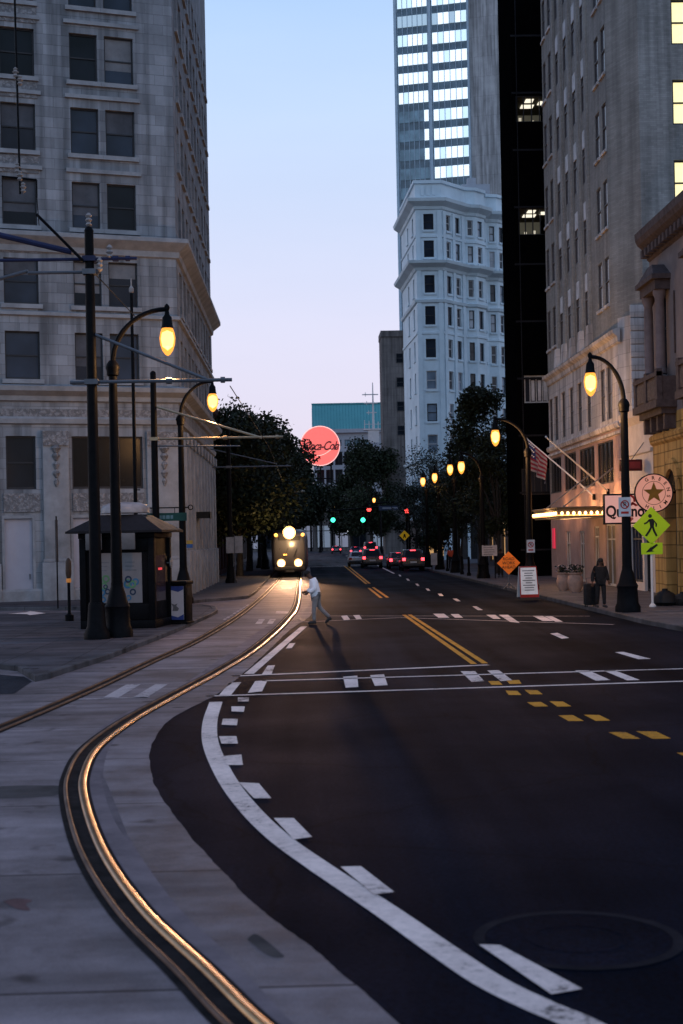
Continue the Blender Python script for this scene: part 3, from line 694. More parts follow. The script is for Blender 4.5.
shopH = [(tv(x1, 460), tv(x0, 460), 3.6 + 1.6, 7.3) for x0, x1 in ((549.5, 561), (564, 576), (579, 594.5), (597, 613.5))]
doorsH = [(2.4, 4.6, .14, 3.2), (6.2, 7.4, 1.0, 3.1), (10., 11.4, .14, 2.9), (14, 15.4, .14, 2.9)]
shopH = [tuple(sorted(s[:2]))+s[2:] for s in shopH]
facade(wB, (0, ch*.4), dH, nH, LH-ch*.4, 7.75, 12.4, [(a-ch*.4, b-ch*.4, c, e) for a, b, c, e in opsM], .16)
facade(wB, (0, ch*.4), dC, nC, cl*.4, 7.75, 12.9, [], .2)
o = wB.build('stone_storey', m_lime, b2)
wC = MB(); facade(wC, (0, .4), dH, nH, LH-.4, 0, 7.75, [(a-.4, b-.4, c, e) for a, b, c, e in shopH+doorsH], .14); wC.build('plaster_storey', m_hotel_pink, b2)
q = MB(); q.quad((.38, .0, 0), (17, 0, 0), (17, 0, 12.4), (.38, 0, 12.4)); q.build('side_wall', m_white_stucco, b2)
for i, z in enumerate([7.8+.62*j for j in range(9)]):
    q = MB(); q.bx(.35, 2.2 + (.4 if i % 2 else 0), -.09, -.002, z+.02, z+.6); q.build('corner_quoin', m_lime, b2, bevel=.02)
for nm, pr in (('cornice', [(0, 11.7), (.1, 11.75), (.14, 12.0), (.34, 12.15), (.38, 12.3), (.1, 12.4), (0, 12.4)]),
               ('belt_course', [(0, 7.72), (.14, 7.75), (.2, 7.95), (.1, 8.05), (0, 8.05)]), ('belt_course', [(0, 7.42), (.1, 7.44), (.1, 7.58), (0, 7.6)]),
               ('roof_cornice', [(0, 36.6), (.5, 37.2), (.5, 37.6), (0, 37.8)])):
    q = MB(); q.ledge([(0, LH), (0, .5)], pr); q.build(nm, m_lime, b2)
for t in [strips[0]+1., *[(a+b)/2 for a, b in zip(strips, strips[1:])], strips[-1]-1.]:
    q = MB(); q.obox(ptHs, t-.3, t+.3, 12.4, 36.2, 0, .09); pr_ = q.build('pier', m_hotel_pier, b2); q = MB(); q.frus(-.08, t, 12.41, .36, .86, 13.5, .24, .64); q.build('pier_base', m_lime, pr_)
for t in strips:
    for c, e in rowsH: q = MB(); q.obox(ptHs, t-.54, t+.54, e+.25, c+3.75-.3, -.12, -.05); q.build('spandrel', m_hotel, b2)
m_hotelframe = M('bronze_frame', (.07, .065, .07), .5)
for a, b, c, e in opsP: window(b2, ptHs, a, b, c, e, m_hotelframe, m_hotel_glass, .115, .05, sill=(.1, .16, .1, m_lime))
for i, t in enumerate(strips):
    for k_, (c, e) in enumerate(rowsH):
        window(b2, ptHs, t-.55, t+.55, c-.3, e+.25, m_hotelframe, m_hotel_glass, .115, .06)
        q = MB(); q.obox(ptHs, t-.46, t+.46, e-.75, e+.18, -.05, -.02); q.build('blind', m_litblind, b2)
for a, b, c, e in opsM: window(b2, ptHs, a, b, c, e, m_hotelframe, m_hotel_glass, .15, .06)
for a, b, c, e in opsX: window(b2, ptX, a, b, c, e, m_winframe, m_yellowlit, .2, .08, label='window lit yellow from inside')
for a, b, c, e in shopH: window(b2, ptHs, a, b, c, e, m_winframe, m_glass, .13, .07, (), (.25, .5, .75), name='tall_window')
for a, b, c, e in doorsH: window(b2, ptHs, a, b, c, e, m_whiteframe, M('dim_doorway', (.10, .07, .045), .4), .13, .09, (.75,), (.5,), name='door')
for z, x in ((9.0, 2.7), (10.6, 2.75)):
    window(b2, ptX, x, x+.7, z, z+1.0, m_whiteframe, m_glass, .08-.16, .06, name='window')
q = MB(); t_ = onu(554, 542, U-.05).y-66; q.bx(-.09, -.03, t_-.35, t_+.35, 1.9, 3.1); q.build('red_neon', E('red_neon_glow', (1., .05, .12), .35), b2)
# lit canopy over the hotel door
t0 = thing('entrance_canopy', 'flat hotel entrance canopy edged with glowing bulbs over the right pavement', 'canopy', (U, 66, 0))
q = MB(); q.bx(-3.0, -.03, 1.2, 8.2, 3.55, 3.95); q.bx(-3.08, -.03, 1.12, 8.28, 3.952, 4.03); q.build('deck', M('canopy_dark', (.10, .07, .045), .5), t0, bevel=.03)
q = MB(); q.bx(-2.95, -.06, 1.25, 8.15, 3.50, 3.547); q.build('soffit', M('canopy_soffit', (.3, .24, .16), .5), t0)
q = MB(); q.bx(-3.06, -3.0, 1.2, 8.2, 3.6, 3.66); q.bx(-3.0, -.1, 1.14, 1.196, 3.6, 3.66); q.build('added_glow_strip', E('added_strip_glow', (1., .50, .17), 1.5), t0)  # added strip that joins the bulbs' glow into one warm line
bulbs = [(-2.98, 1.4+i*.55) for i in range(13)]+[(-2.8+i*.28, 1.16) for i in range(10)]
for x, y in bulbs:
    q = MB(); q.lathe([(.01, -.09), (.06, -.05), (.075, 0), (.055, .06), (.01, .09)], (x-.06 if y > 1.3 else x, y-.06 if y < 1.3 else y, 3.72), 8); q.build('bulb', m_bulb, t0, smooth=True)
for y in (2.2, 7.2):
    q = MB(); q.tube([(-2.6, y, 4.0), (-.03, y+.2, 5.9)], .035); q.build('tie_rod', m_steel, t0)
for y in (2.2, 4.7, 7.2): point((U-1.5, 66+y, 3.3), 45, (1, .55, .25), .3)
for y in (1.6, 4.6, 7.6, 11.5, 15.): point((U-.75, 66+y, 4.35), 95 if y < 9 else 55, (1, .44, .16), .15)
point((U-3.4, 70, 3.8), 40, (1, .55, .22), .2)

# ---------------------------------------------------------------- white shop front
b3 = thing('shop_building', 'narrow low white stucco shop between the hotel and the tan stone building', 'building', (U, 60.7, 0))
wS = MB(); ptQ = facade(wS, (0, 0), dH, nH, 5.28, 0, 8.2, [(.5, 1.9, .14, 2.7), (2.2, 4.6, .5, 3.0)], .25)
wS.quad((0, 0, 8.2), (0, 5.28, 8.2), (9, 5.28, 8.2), (9, 0, 8.2)); wS.quad((0, 0, 0), (9, 0, 0), (9, 0, 8.2), (0, 0, 8.2)); wS.build('wall', m_white_stucco, b3)
q = MB(); q.ledge([(0, 5.28), (0, 0)], [(0, 6.2), (.1, 6.25), (.1, 6.38), (0, 6.4)]); q.build('belt_course', m_white_stucco, b3)
q = MB(); q.ledge([(0, 5.28), (0, 0)], [(0, 7.6), (.25, 7.9), (.3, 8.2), (0, 8.25)]); q.build('cornice', m_white_stucco, b3)
window(b3, ptQ, .5, 1.9, .14, 2.7, m_winframe, m_glass, .2, .08, (.8,), (.5,), name='door')
window(b3, ptQ, 2.2, 4.6, .5, 3.0, m_winframe, M('blue_shop_glass', (.02, .03, .07), .15), .2, .08, (.78,), (.25, .5, .75), name='shop_window')
bl = thing('box_sign', 'small dark red projecting box sign high on the white shop wall', 'sign', (U-.02, 62.2, 0))
q = MB(); q.bx(-1.1, -.1, -.12, .12, 5.45, 5.95); q.build('sign_box', M('dark_red_sign', (.09, .012, .012), .45), bl, bevel=.03)
q = MB(); q.bx(-1.0, -.2, -.126, -.121, 5.55, 5.85); q.build('sign_face', M('red_sign_face', (.22, .03, .03), .4), bl)
q = MB(); q.tube([(-.55, 0, 5.95), (.0, 0, 6.7)], .02); q.build('stay', m_steel, bl)

# ---------------------------------------------------------------- tan building with balcony
m_frieze_dark = relief('dark_carved_relief', (.08, .06, .06), 9.)
m_grey_col = M('grey_column_stone', (.15, .115, .115), .8, var=.2, bump=.2)
b4 = thing('corner_building', 'ornate stone building with carved balcony and tan arched ground floor at the right edge', 'building', (U, 60.65, 0))
ptT = lambda t, z, o=0.: (-o, -t, z)
wT = MB(); LT = 16.
facade(wT, (0, 0), (0., -1.), nH, LT, 7.6, 16., [(1.45, 2.65, 9.2, 12.6), (8.4, 9.6, 9.2, 12.6)], .35)
wT.quad((0, 0, 0), (12, 0, 0), (12, 0, 16), (0, 0, 16)); wT.quad((0, 0, 16), (12, 0, 16), (12, -LT, 16), (0, -LT, 16)); wT.quad((0, -LT, 0), (12, -LT, 0), (12, -LT, 16), (0, -LT, 16)); wT.build('wall', M('grey_mauve_render', (.17, .145, .145), .8, var=.2, scale=.8, bump=.2), b4)
wT = MB(); ARC = (2.3, 4.1)
facade(wT, (0, 0), (0., -1.), nH, LT, 0, 7.6, [(*ARC, .14, 4.4), (7., 9.5, .5, 4.2)], .5)
wT.build('tan_storey', m_tan, b4)
q = MB()   # arched head of the doorway, a ring of voussoirs
for i in range(9):
    a0, a1 = math.pi*i/9, math.pi*(i+1)/9-.02; cx = sum(ARC)/2; rr0, rr1 = .9, 1.35
    P = [ptT(cx+r*math.cos(a), 4.4+r*math.sin(a), o_) for o_ in (.003, .14) for r, a in ((rr0, a0), (rr1, a0), (rr1, a1), (rr0, a1))]
    q.hexa(P)
q.obox(ptT, ARC[0]-.35, ARC[0], .1, 4.4, .003, .12); q.obox(ptT, ARC[1], ARC[1]+.35, .1, 4.4, .003, .12); q.build('arch_surround', m_tan, b4)
q = MB(); q.add([ptT(sum(ARC)/2+.9*math.cos(math.pi*i/12), 4.4+.9*math.sin(math.pi*i/12), .004) for i in range(13)], [tuple(range(13))]); q.build('fanlight', m_glass, b4)
window(b4, ptT, *ARC, .14, 4.4, m_winframe, m_glass, .4, .1, (.6,), (.5,), name='door'); window(b4, ptT, 7., 9.5, .5, 4.2, m_winframe, m_glass, .3, .1, (.7,), (.5,), name='shop_window')
for a, b in ((1.45, 2.65), (8.4, 9.6)):
    window(b4, ptT, a, b, 9.2, 12.6, m_winframe, m_glass, .3, .08, (.6,), (.5,))
    for t in (a-.35, b+.35):
        q = MB(); q.lathe([(.26, 9.2), (.26, 9.35), (.2, 9.45), (.19, 11.9), (.17, 12.2), (.27, 12.45), (.27, 12.6)], ptT(t, 0, .35)[:2]+(0,), 14); q.build('column', m_grey_col, b4, smooth=True)
    q = MB(); q.obox(ptT, a-.7, b+.7, 12.6, 13.0, .0, .62); q.obox(ptT, a-.85, b+.85, 13.0, 13.2, 0, .78)
    q.hexa([ptT(a-.85, 13.2, 0), ptT(b+.85, 13.2, 0), ptT(b+.85, 13.2, .72), ptT(a-.85, 13.2, .72), ptT(a+.2, 13.75, 0), ptT(b-.2, 13.75, 0), ptT(b-.2, 13.75, .5), ptT(a+.2, 13.75, .5)]); q.build('pediment', m_carve, b4)
    q = MB(); A0, B0 = a-1.35, b+1.35
    q.obox(ptT, A0-.1, B0+.1, 7.75, 8.05, 0, .85); q.obox(ptT, A0+.05, B0-.05, 7.5, 7.75, 0, .6); q.obox(ptT, A0-.05, B0+.05, 9.0, 9.18, .55, .82); q.obox(ptT, A0, A0+.15, 8.05, 9.0, 0, .6); q.obox(ptT, B0-.15, B0, 8.05, 9.0, 0, .6)
    q.obox(ptT, A0+.2, B0-.2, 8.05, 9.0, .62, .72)
    for t in (A0+.12, (a+b)/2, B0-.12): q.obox(ptT, t-.17, t+.17, 8.05, 9.3, .58, .8)
    for i in range(4): t = lerp(A0+.3, B0-.3, i/3); q.obox(ptT, t-.14, t+.14, 6.9, 7.5, .0, .45)
    q2 = MB(); q2.obox(ptT, A0+.35, (a+b)/2-.25, 8.15, 8.9, .721, .76); q2.build('carved_panel', m_frieze_dark, b4); q2 = MB(); q2.obox(ptT, (a+b)/2+.25, B0-.35, 8.15, 8.9, .721, .76); q2.build('carved_panel', m_frieze_dark, b4)
    q.build('balcony', m_carve, b4)
q = MB(); q.ledge([(0, 0), (0, -LT)], [(0, 14.3), (.1, 14.4), (.14, 14.7), (.5, 15.0), (.6, 15.2), (.62, 15.5), (0, 15.6)]); q.ledge([(12, 0), (0, 0)], [(0, 14.3), (.1, 14.4), (.12, 14.7), (.25, 15.0), (.3, 15.2), (.3, 15.5), (0, 15.6)])
q.build('cornice', m_carve, b4)
for i in range(26): q = MB(); q.obox(ptT, .2+i*.6, .5+i*.6, 14.42, 14.75, .15, .42); q.build('dentil', m_carve, b4)
q = MB(); q.ledge([(0, 0), (0, -LT)], [(0, 6.4), (.12, 6.5), (.18, 6.75), (.1, 6.85), (0, 6.85)]); q.build('belt_course', m_tan, b4)
q = MB(); q.obox(ptT, 4.0, 4.1, 9.9, 12.4, .02, .06); q.build('downpipe', m_carve, b4)

# ---------------------------------------------------------------- black glass office, flatiron, tower, far blocks
VK = 66+LH+3.
kx = onv(503.5, 300, VK+5.5).x
b5 = thing('black_building', 'sheer black office tower with a few lit windows behind the hotel', 'building', (kx, VK, 0))
q = MB(); opsK = []
for (xa, xb, ya, yb) in ((518.5, 552, 207, 235), (524.5, 552, 375, 403), (516, 552, 95, 122), (522, 552, 468, 495)):
    A_, B_ = onv(xa, yb, VK), onv(xb, ya, VK); opsK.append((A_.x-kx, B_.x-kx, A_.z, B_.z))
WK = 34.
ptK = facade(q, (0, 0), (1., 0.), (0., -1.), WK, 0, 60, opsK, .3)
q.quad((0, 0, 60), (WK, 0, 60), (WK, 5.5, 60), (0, 5.5, 60)); q.quad((0, 0, 0), (0, 5.5, 0), (0, 5.5, 60), (0, 0, 60)); q.quad((WK, 0, 0), (WK, 5.5, 0), (WK, 5.5, 60), (WK, 0, 60)); q.quad((0, 5.5, 0), (WK, 5.5, 0), (WK, 5.5, 60), (0, 5.5, 60)); q.build('wall', m_black_wall, b5)
q = MB()
for i in range(17): q.bx(-.01, WK, -.03, -.003, 1.8+i*3.6-.06, 1.8+i*3.6+.06)
for i in range(20): q.bx(.3+i*1.75-.03, .3+i*1.75+.03, -.028, -.002, 0, 60)
q.build('cladding_joints', M('joint_metal', (.012, .012, .015), .6, spec=.1), b5)
for i, (a, b, c, e) in enumerate(opsK):
    f = MB(); bar = .07 if i != 1 else .09
    f.obox(ptK, a, a+bar, c, e, -.25, -.1); f.obox(ptK, b-bar, b, c, e, -.25, -.1); f.obox(ptK, a+bar, b-bar, c, c+bar, -.25, -.1); f.obox(ptK, a+bar, b-bar, e-bar, e, -.25, -.1)
    for r in (.22, .44, .66, .83): f.obox(ptK, lerp(a, b, r)-.03, lerp(a, b, r)+.03, c+bar, e-bar, -.22, -.12)
    fo = f.build('window', [m_winframe, M('grey_window_frame', (.45, .45, .45), .5), m_winframe, m_winframe][i], b5)
    if i in (0, 2):
        f = MB(); f.obox(ptK, a+.01, b-.01, c, e, -4.4, -4.3); f.build('room_back', E('office_room_glow', (.10, .095, .07), .5), fo)
        f = MB(); f.obox(ptK, a, b, e+.01, e+.05, -4.3, -.31); f.obox(ptK, a, b, c-.05, c-.01, -4.3, -.31); f.build('room', M('dim_room', (.08, .075, .06), .8), fo)
        for k_, (t, y0_, ln) in enumerate(((.9, -2.6, .8), (1.0, -1.4, .5), (1.9, -1.9, .7))):
            f = MB(); f.obox(ptK, t, t+ln, e-.06, e-.02, y0_, y0_+.7); f.build('ceiling_light', m_ceil, fo)
        for k_ in range(4):
            f = MB(); t = rnd(.3, 2.2); z = c+rnd(.2, .7); f.obox(ptK, t, t+.16, z, z+.2, -2.2, -2.1); f.build('desk_lamp', E('small_white_glow', (1., .9, .7), .5), fo)
    else:
        f = MB(); f.quad(ptK(a, c, -.2), ptK(b, c, -.2), ptK(b, e, -.2), ptK(a, e, -.2)); f.build('pane', m_blind, fo)
        if i == 1:
            for r in (.27, .5, .7): f = MB(); f.obox(ptK, lerp(a, b, r), lerp(a, b, r)+.2, c+.15, e-.3, -.19, -.16); f.build('blind', m_litblind, fo)

FX = 160.
p0 = onv(443, 300, FX); pL = onv(417, 300, FX)
b6 = thing('flatiron_building', 'white wedge shaped flatiron building with ornate bay windows beyond the street trees', 'building', (p0.x, p0.y, 0))
wl = p0.x-pL.x
rdir = Vector((.66, .75)).normalized(); ldir = Vector((-.045, 1.)).normalized(); LL = 14.
zr = [(5.2, 7.2), (8.7, 10.8), (12.2, 14.3), (15.8, 17.8), (19.4, 21.5), (23., 25.1), (26.7, 28.8), (30.3, 32.3), (34.3, 36.2), (37.4, 39.2)]
pathR = [Vector((0, 0))]; segs = []
def add_seg(vec, L, wins):
    a = pathR[-1]; d = vec.normalized(); pathR.append(a+d*L); segs.append((a, d, L, wins))
rn = Vector((rdir.y, -rdir.x))
add_seg(rdir, 4.6, [(.9, 1.75), (2.7, 3.55)])
for k_ in range(4):
    add_seg(rdir*.75+rn*.55, 1.25, [(.3, .95)]); add_seg(rdir, 1.9, [(.5, 1.4)]); add_seg(rdir*.75-rn*.55, 1.25, [(.3, .95)]); add_seg(rdir, .55, [])
w = MB(); wn = []
for i, (a, d, L, wins) in enumerate(segs):
    n = (d.y, -d.x); op = [(x, y, c, e) for x, y in wins for c, e in zr] if i < 9 else []
    pt = facade(w, a, d, n, L, 0, 42.9, op, .3); wn += [(pt, o) for o in op]
pr = (-wl/2-.42, -wl/2+.42)
op = [(.9, wl-.9, c, e) for c, e in zr]
pt = facade(w, (-wl, 0), (1, 0), (0, -1), wl, 0, 42.9, op, .35); wn += [(pt, o) for o in op]
opl = [(x, x+1.1, c, e) for x in (2.2, 7.) for c, e in zr]
end = Vector((-wl, 0))+ldir*LL
dl = -ldir; pt2 = facade(w, end, dl, (dl.y, -dl.x), LL, 0, 42.9, [(LL-b, LL-a, c, e) for a, b, c, e in opl], .3); wn += [(pt2, (LL-b, LL-a, c, e)) for a, b, c, e in opl]
w.poly([(p.x, p.y, 42.3) for p in pathR]+[(end.x+8, end.y, 42.3), (end.x, end.y, 42.3), (-wl, 0, 42.3)])
w.build('wall', m_flat, b6)
PP = [end, Vector((-wl, 0))]+pathR
PP = [(p.x, p.y) for p in PP]
for nm, pr in (('cornice', [(0, 39.6), (.15, 39.7), (.25, 40.0), (.9, 40.45), (1.0, 40.8), (.2, 41.0), (0, 41.0)]), ('parapet_coping', [(0, 42.55), (.2, 42.6), (.2, 42.95), (0, 43.0)]),
               ('belt_cornice', [(0, 32.7), (.15, 32.8), (.3, 33.1), (.95, 33.5), (1.05, 33.8), (.1, 34.0), (0, 34.0)]), ('string_course', [(0, 29.1), (.2, 29.2), (.3, 29.5), (0, 29.6)]),
               ('string_course', [(0, 36.5), (.12, 36.55), (.12, 36.8), (0, 36.85)]), ('string_course', [(0, 25.6), (.1, 25.65), (.1, 25.9), (0, 25.95)]), ('string_course', [(0, 11.2), (.25, 11.3), (.3, 11.6), (0, 11.7)])):
    q = MB(); q.ledge(PP, pr); q.build(nm, m_flat, b6)
for ax, t in [(0, .15), (0, 2.0), (0, 3.8), (1, .0), (1, wl-.5)]:
    q = MB(); fn = (lambda t_, z, o_: (rdir.x*t_+rn.x*o_, rdir.y*t_+rn.y*o_, z)) if ax == 0 else (lambda t_, z, o_: (-wl+t_, -o_, z))
    q.obox(fn, t, t+.5, 0, 39.5, 0, .13); q.build('pilaster', m_flat, b6)
for i in range(3): q = MB(); q.obox(lambda t_, z, o_: (-wl+t_, -o_, z), .5+i*(wl-1.)/3+.12, .5+(i+1)*(wl-1.)/3-.12, 41.3, 42.3, 0, .08); q.build('parapet_panel', m_flat, b6)
m_fglass = glass('flatiron_dark_glass', (.02, .025, .035), .12, .3)
for (pt, (a, b, c, e)) in wn: window(b6, pt, a, b, c, e, m_whiteframe if random.random() < .4 else m_winframe, random.choice([m_fglass, m_fglass, m_sky_glass]), .24, .09, sill=(.1, .25, .14, m_flat))
q = MB(); q.bx(3.2, 6.5, 7, 12, 42.3, 44.2); q.bx(4, 5, 8, 9, 44.2, 45.2); q.build('roof_plant', m_pale_wall, b6)
q = MB(); q.ledge(PP, [(.02, 0), (.06, .02), (.06, 4.2), (.5, 4.3), (.5, 4.75), (.02, 4.8)]); q.build('shop_front', m_black, b6)
for x0_, x1_ in ((-wl+.3, -wl+1.3), (-wl+1.7, -wl+2.7)):
    q = MB(); q.bx(x0_, x1_, -.09, -.065, .6, 3.2); q.build('shop_window', E('warm_window_glow', (.7, .38, .14), .7), b6)

TX = 262.
rt = R(-16)
pT = onv(396.5, 100, TX)
b7 = thing('glass_tower', 'tall blue glass tower with bright window bands and a plain concrete flank', 'skyscraper', (pT.x, pT.y, 0), rt)
dT = (math.cos(rt), math.sin(rt))
bt = lambda px, py=100: onface(px, py, (pT.x, pT.y), dT)[0]
TW, TC, TH = bt(469.5), bt(540), 132.
q = MB(); q.bx(TW, TC, .3, 26, 0, TH); q.build('concrete_flank', m_concrete_tower, b7)
q = MB(); q.bx(0, TW-.01, .32, 26, 0, TH); q.build('curtain_wall', m_spandrel, b7)
q = MB()
ta, tb, tc_, td = bt(398.5), bt(428.5), bt(433), bt(468)
for a, b in ((-.25, ta-.15), (tb+.15, tc_-.15), (td+.1, TW+.1)): q.bx(a, b, -.25, .318, 0, TH)
for a, b in ((ta, tb), (tc_, td)):
    for i in range(7):
        x = lerp(a, b, i/6); q.bx(x-.05, x+.05, .1, .318, 0, TH)
for i in range(36): q.bx(-.3, -.251, .32, 25.9, i*3.62-.1, i*3.62+.1)
q.build('mullions', m_fin, b7)
z1 = onface(450, 176.8, (pT.x, pT.y), dT)[1]
for i in range(-12, 20):
    for s, (a, b) in enumerate(((ta, tb), (tc_, td))):
        z = z1+i*3.52+.1*(s == 0)
        if z < 30 or z > TH-4: continue
        lit = i >= (0 if s else 4)
        W_ = (b-a)/6
        g = MB()
        for k_ in range(6):
            mi = 0 if lit else 1
            if lit and i in (8,) and ((s == 0) or k_ in (0, 3)): mi = 2
            if not lit and s == 0 and k_ == 5 and i >= 1: mi = 0
            if mi == 0 and random.random() < .22: mi = 3
            g.bx(a+W_*k_+.06, a+W_*(k_+1)-.06, .2, .316, z, z+2.05, mi)
        g.build('window_band', [m_towerlit, m_dkglass_blue, m_towerlit2, m_towerlit3], b7)
q = MB(); q.bx(-.3, TC+.1, 0, 26.2, TH, TH+2.5); q.build('roof_parapet', m_concrete_tower, b7)

pb = onv(382.5, 400, 236.)
b8 = thing('brown_building', 'plain brown slab of a building between the flatiron and the teal roof', 'building', (pb.x, pb.y, 0))
q = MB(); q.bx(0, 14, 0, 7, 0, 36.2); q.bx(-.1, 14.1, -.2, 7, 36.2, 37.2); q.build('wall', m_brown_wall, b8)
pt = lambda t, z, o=0.: (t, -o, z)
for z in (33, 29, 25, 21): 
    for x in (2.4, 4.4): window(b8, pt, x, x+1.2, z-1.2, z+.4, m_winframe, m_glass, -.02, .1)

pa = onv(313, 420, 360.)
b9 = thing('teal_roof_building', 'pale office building with a broad teal sloping roof at the end of the street', 'building', (pa.x, pa.y, 0))
WT = onv(400, 420, 360.).x-pa.x
q = MB(); opt = []
nx = 9
for i in range(nx):
    x = .9+i*(WT-1.)/nx
    opt.append((x, x+1.5, 26.3, 27.9))
    for z in (21.5, 17., 12.5, 8.): opt.append((x-.2, x+1.7, z, z+3.4))
facade(q, (0, 0), (1, 0), (0, -1), WT, 0, 29.6, opt, .4); q.quad((0, 0, 0), (0, 18, 0), (0, 18, 29.6), (0, 0, 29.6)); q.quad((WT, 0, 0), (WT, 18, 0), (WT, 18, 29.6), (WT, 0, 29.6)); q.quad((0, 0, 29.6), (WT, 0, 29.6), (WT, 18, 29.6), (0, 18, 29.6)); q.build('wall', m_pale_wall, b9)
for a, b, c, e in opt: window(b9, pt, a, b, c, e, m_winframe, m_dkglass_blue if e > 27.8 else m_glass, .3, .12, (), (.5,))
q = MB(); q.bx(-.6, WT+.6, -.8, 18, 29.62, 30.6); q.build('cornice', m_pale_wall, b9)
q = MB(); q.hexa([(-.2, -.4, 30.62), (WT+.2, -.4, 30.62), (WT+.2, 18, 30.62), (-.2, 18, 30.62), (-.2, 3.2, 37.2), (WT+.2, 3.2, 37.2), (WT+.2, 14, 37.2), (-.2, 14, 37.2)]); q.build('roof', m_teal, b9)
q = MB()
for i in range(30): x = i*WT/29; q.add([(x-.06, -.42, 30.62), (x+.06, -.42, 30.62), (x+.06, 3.18, 37.2), (x-.06, 3.18, 37.2), (x-.06, -.3, 30.7), (x+.06, -.3, 30.7)], [(0, 1, 2, 3)])
q.bx(-.3, WT+.3, 3.0, 3.4, 37.1, 37.5); q.build('roof_seams', M('teal_dark', (.045, .23, .255), .6), b9)
am = onv(373.5, 430, 345.)
t = thing('antenna_mast', 'white lattice mast with crossbars in front of the teal roof', 'mast', (am.x, am.y, 0))
q = MB(); q.frus(0, 0, 0, 3.4, 3., 26, 2.2, 2.2); q.build('mast_tower', m_pale_wall, t)
q = MB(); q.bx(-2.4, 2.4, -1.3, 1.3, 29., 29.3); q.bx(-1.3, 1.3, -1.1, 1.1, 26, 29.)
for x in (-2.2, -1.1, 0, 1.1, 2.2): q.tube([(x, -1.2, 29.3), (x, -1.2, 30.4+rnd(0, 1))], .09)
q.tube([(-2.3, -1.2, 30.4), (2.3, -1.2, 30.4)], .07); q.build('platform', m_white, t)
q = MB(); q.tube([(0, 0, 29.3), (0, 0, 40.6)], [.32, .1]); q.build('mast_pole', m_white, t)
for z, wd in ((33.3, 1.6), (35.6, 2.2), (37.7, 2.6)):
    q = MB(); q.tube([(-wd, 0, z), (wd*.5, 0, z)], .13); q.tube([(-wd*.7, -.3, z-.5), (-wd*.7, -.3, z+.5)], .08); q.build('crossbar', m_white, t)

# low lit shops that close the street
b10 = thing('shopfront_building', 'low building with pale lit shop windows closing the far end of the street', 'building', (-16, 336, 0))
q = MB(); sw = [(2+i*4.2, 5.4+i*4.2, .6, 6.2) for i in range(11)]
facade(q, (0, 0), (1, 0), (0, -1), 52, 0, 12, sw, .4); q.quad((0, 0, 12), (52, 0, 12), (52, 8, 12), (0, 8, 12)); q.build('wall', m_brown_wall, b10)
for i, (a, b, c, e) in enumerate(sw): window(b10, pt, a, b, c, e, m_winframe, [E('pale_shop_glow', (.20, .21, .27), .7), E('warm_shop_glow', (.5, .3, .14), .5), m_glass, E('cool_shop_glow', (.2, .24, .3), .6)][[0, 2, 1, 0, 3, 0, 2, 3, 0, 1, 2][i]], .3, .2, (.75,), (.5,), name='shop_window')
q = MB(); sg = onv(345.5, 529, 335.5); q.bx(sg.x+16-1.2, sg.x+16+1.2, -.5, -.3, sg.z-.8, sg.z+.8); q.build('lit_sign', E('white_sign_glow', (.9, .95, 1.), 1.6), b10)
# row of plain buildings down each side, behind the trees
def block(name, label, x0, x1, y0, y1, h, mat, side, lit, shopglow=None):
    t = thing(name, label, 'building', (x0 if side > 0 else x1, y0, 0))
    n = (-1., 0.) if side > 0 else (1., 0.); L = y1-y0; op = []; nn = int(L/4)
    for i in range(nn):
        a = 1+i*(L-1)/nn
        op += [(a, a+2.4, .5, 3.4)]+[(a+.3, a+1.7, 5+3.5*k, 7.+3.5*k) for k in range(int((h-5)/3.5))]
    q = MB(); P = facade(q, (0, 0), (0, 1), n, L, 0, h, op, .3); s = 1 if side > 0 else -1; D = (x1-x0)*s
    q.quad((0, 0, 0), (D, 0, 0), (D, 0, h), (0, 0, h)); q.quad((0, L, 0), (D, L, 0), (D, L, h), (0, L, h)); q.quad((0, 0, h), (D, 0, h), (D, L, h), (0, L, h)); q.build('wall', mat, t)
    q = MB(); q.ledge([(0, L), (0, 0)] if side > 0 else [(0, 0), (0, L)], [(0, h-.8), (.3, h-.5), (.4, h-.1), (0, h+.1)]); q.build('cornice', mat, t)
    for k, (a, b, c, e) in enumerate(op):
        ground = c < 1
        window(t, P, a, b, c, e, m_winframe, (shopglow if ground and shopglow and random.random() < lit else m_glass), .25, .1, (.75,) if ground else (.5,), (.5,) if ground else (), name='shop_window' if ground else 'window')
    return t
warm = E('warm_interior_glow', (.55, .30, .12), .8); warm2 = E('dim_interior_glow', (.32, .2, .12), .5)
block('brick_building', 'dark red brick building just beyond the stone office block', -22, -6.6, 93.8, 128, 12.5, m_redbrick, -1, .3, warm2)
block('brick_building', 'dark plain building hidden behind the big left hand tree', -22, -7.5, 128.3, 190, 14, m_brown_wall, -1, .4, warm2)
block('low_shop_building', 'low shops with warm lit windows behind the right hand street lamps', 16.5, 30, 112, 136, 8.5, m_brown_wall, 1, .8, warm)
cs = onv(320, 446, 332.)
t = thing('round_neon_sign', 'large round glowing red drink sign rising above the trees', 'sign', (cs.x, cs.y, 0))
rad = 20*332/F; zc = cs.z
q = MB(); q.lathe([(.01, 0), (rad*.96, 0), (rad*.96, .5), (.01, .5)], (0, -.5, zc), 48, axis='y', caps=False); q.build('sign_disc', E('red_disc_glow', (1., .165, .14), .92), t)
q = MB(); q.lathe([(rad*.962, .0), (rad, .0), (rad, .6), (rad*.962, .6)], (0, -.6, zc), 48, axis='y', caps=False); q.build('disc_rim', E('pink_neon_glow', (1., .55, .5), 1.1), t)
def scribble(pts, r, par, mat, name):
    q = MB(); P = smooth_path([(x, -.75, zc+z) for x, z in pts], 6); q.tube(P, r, 6); return q.build(name, mat, par)
m_script = E('dark_script_line', (.10, .012, .014), .3)
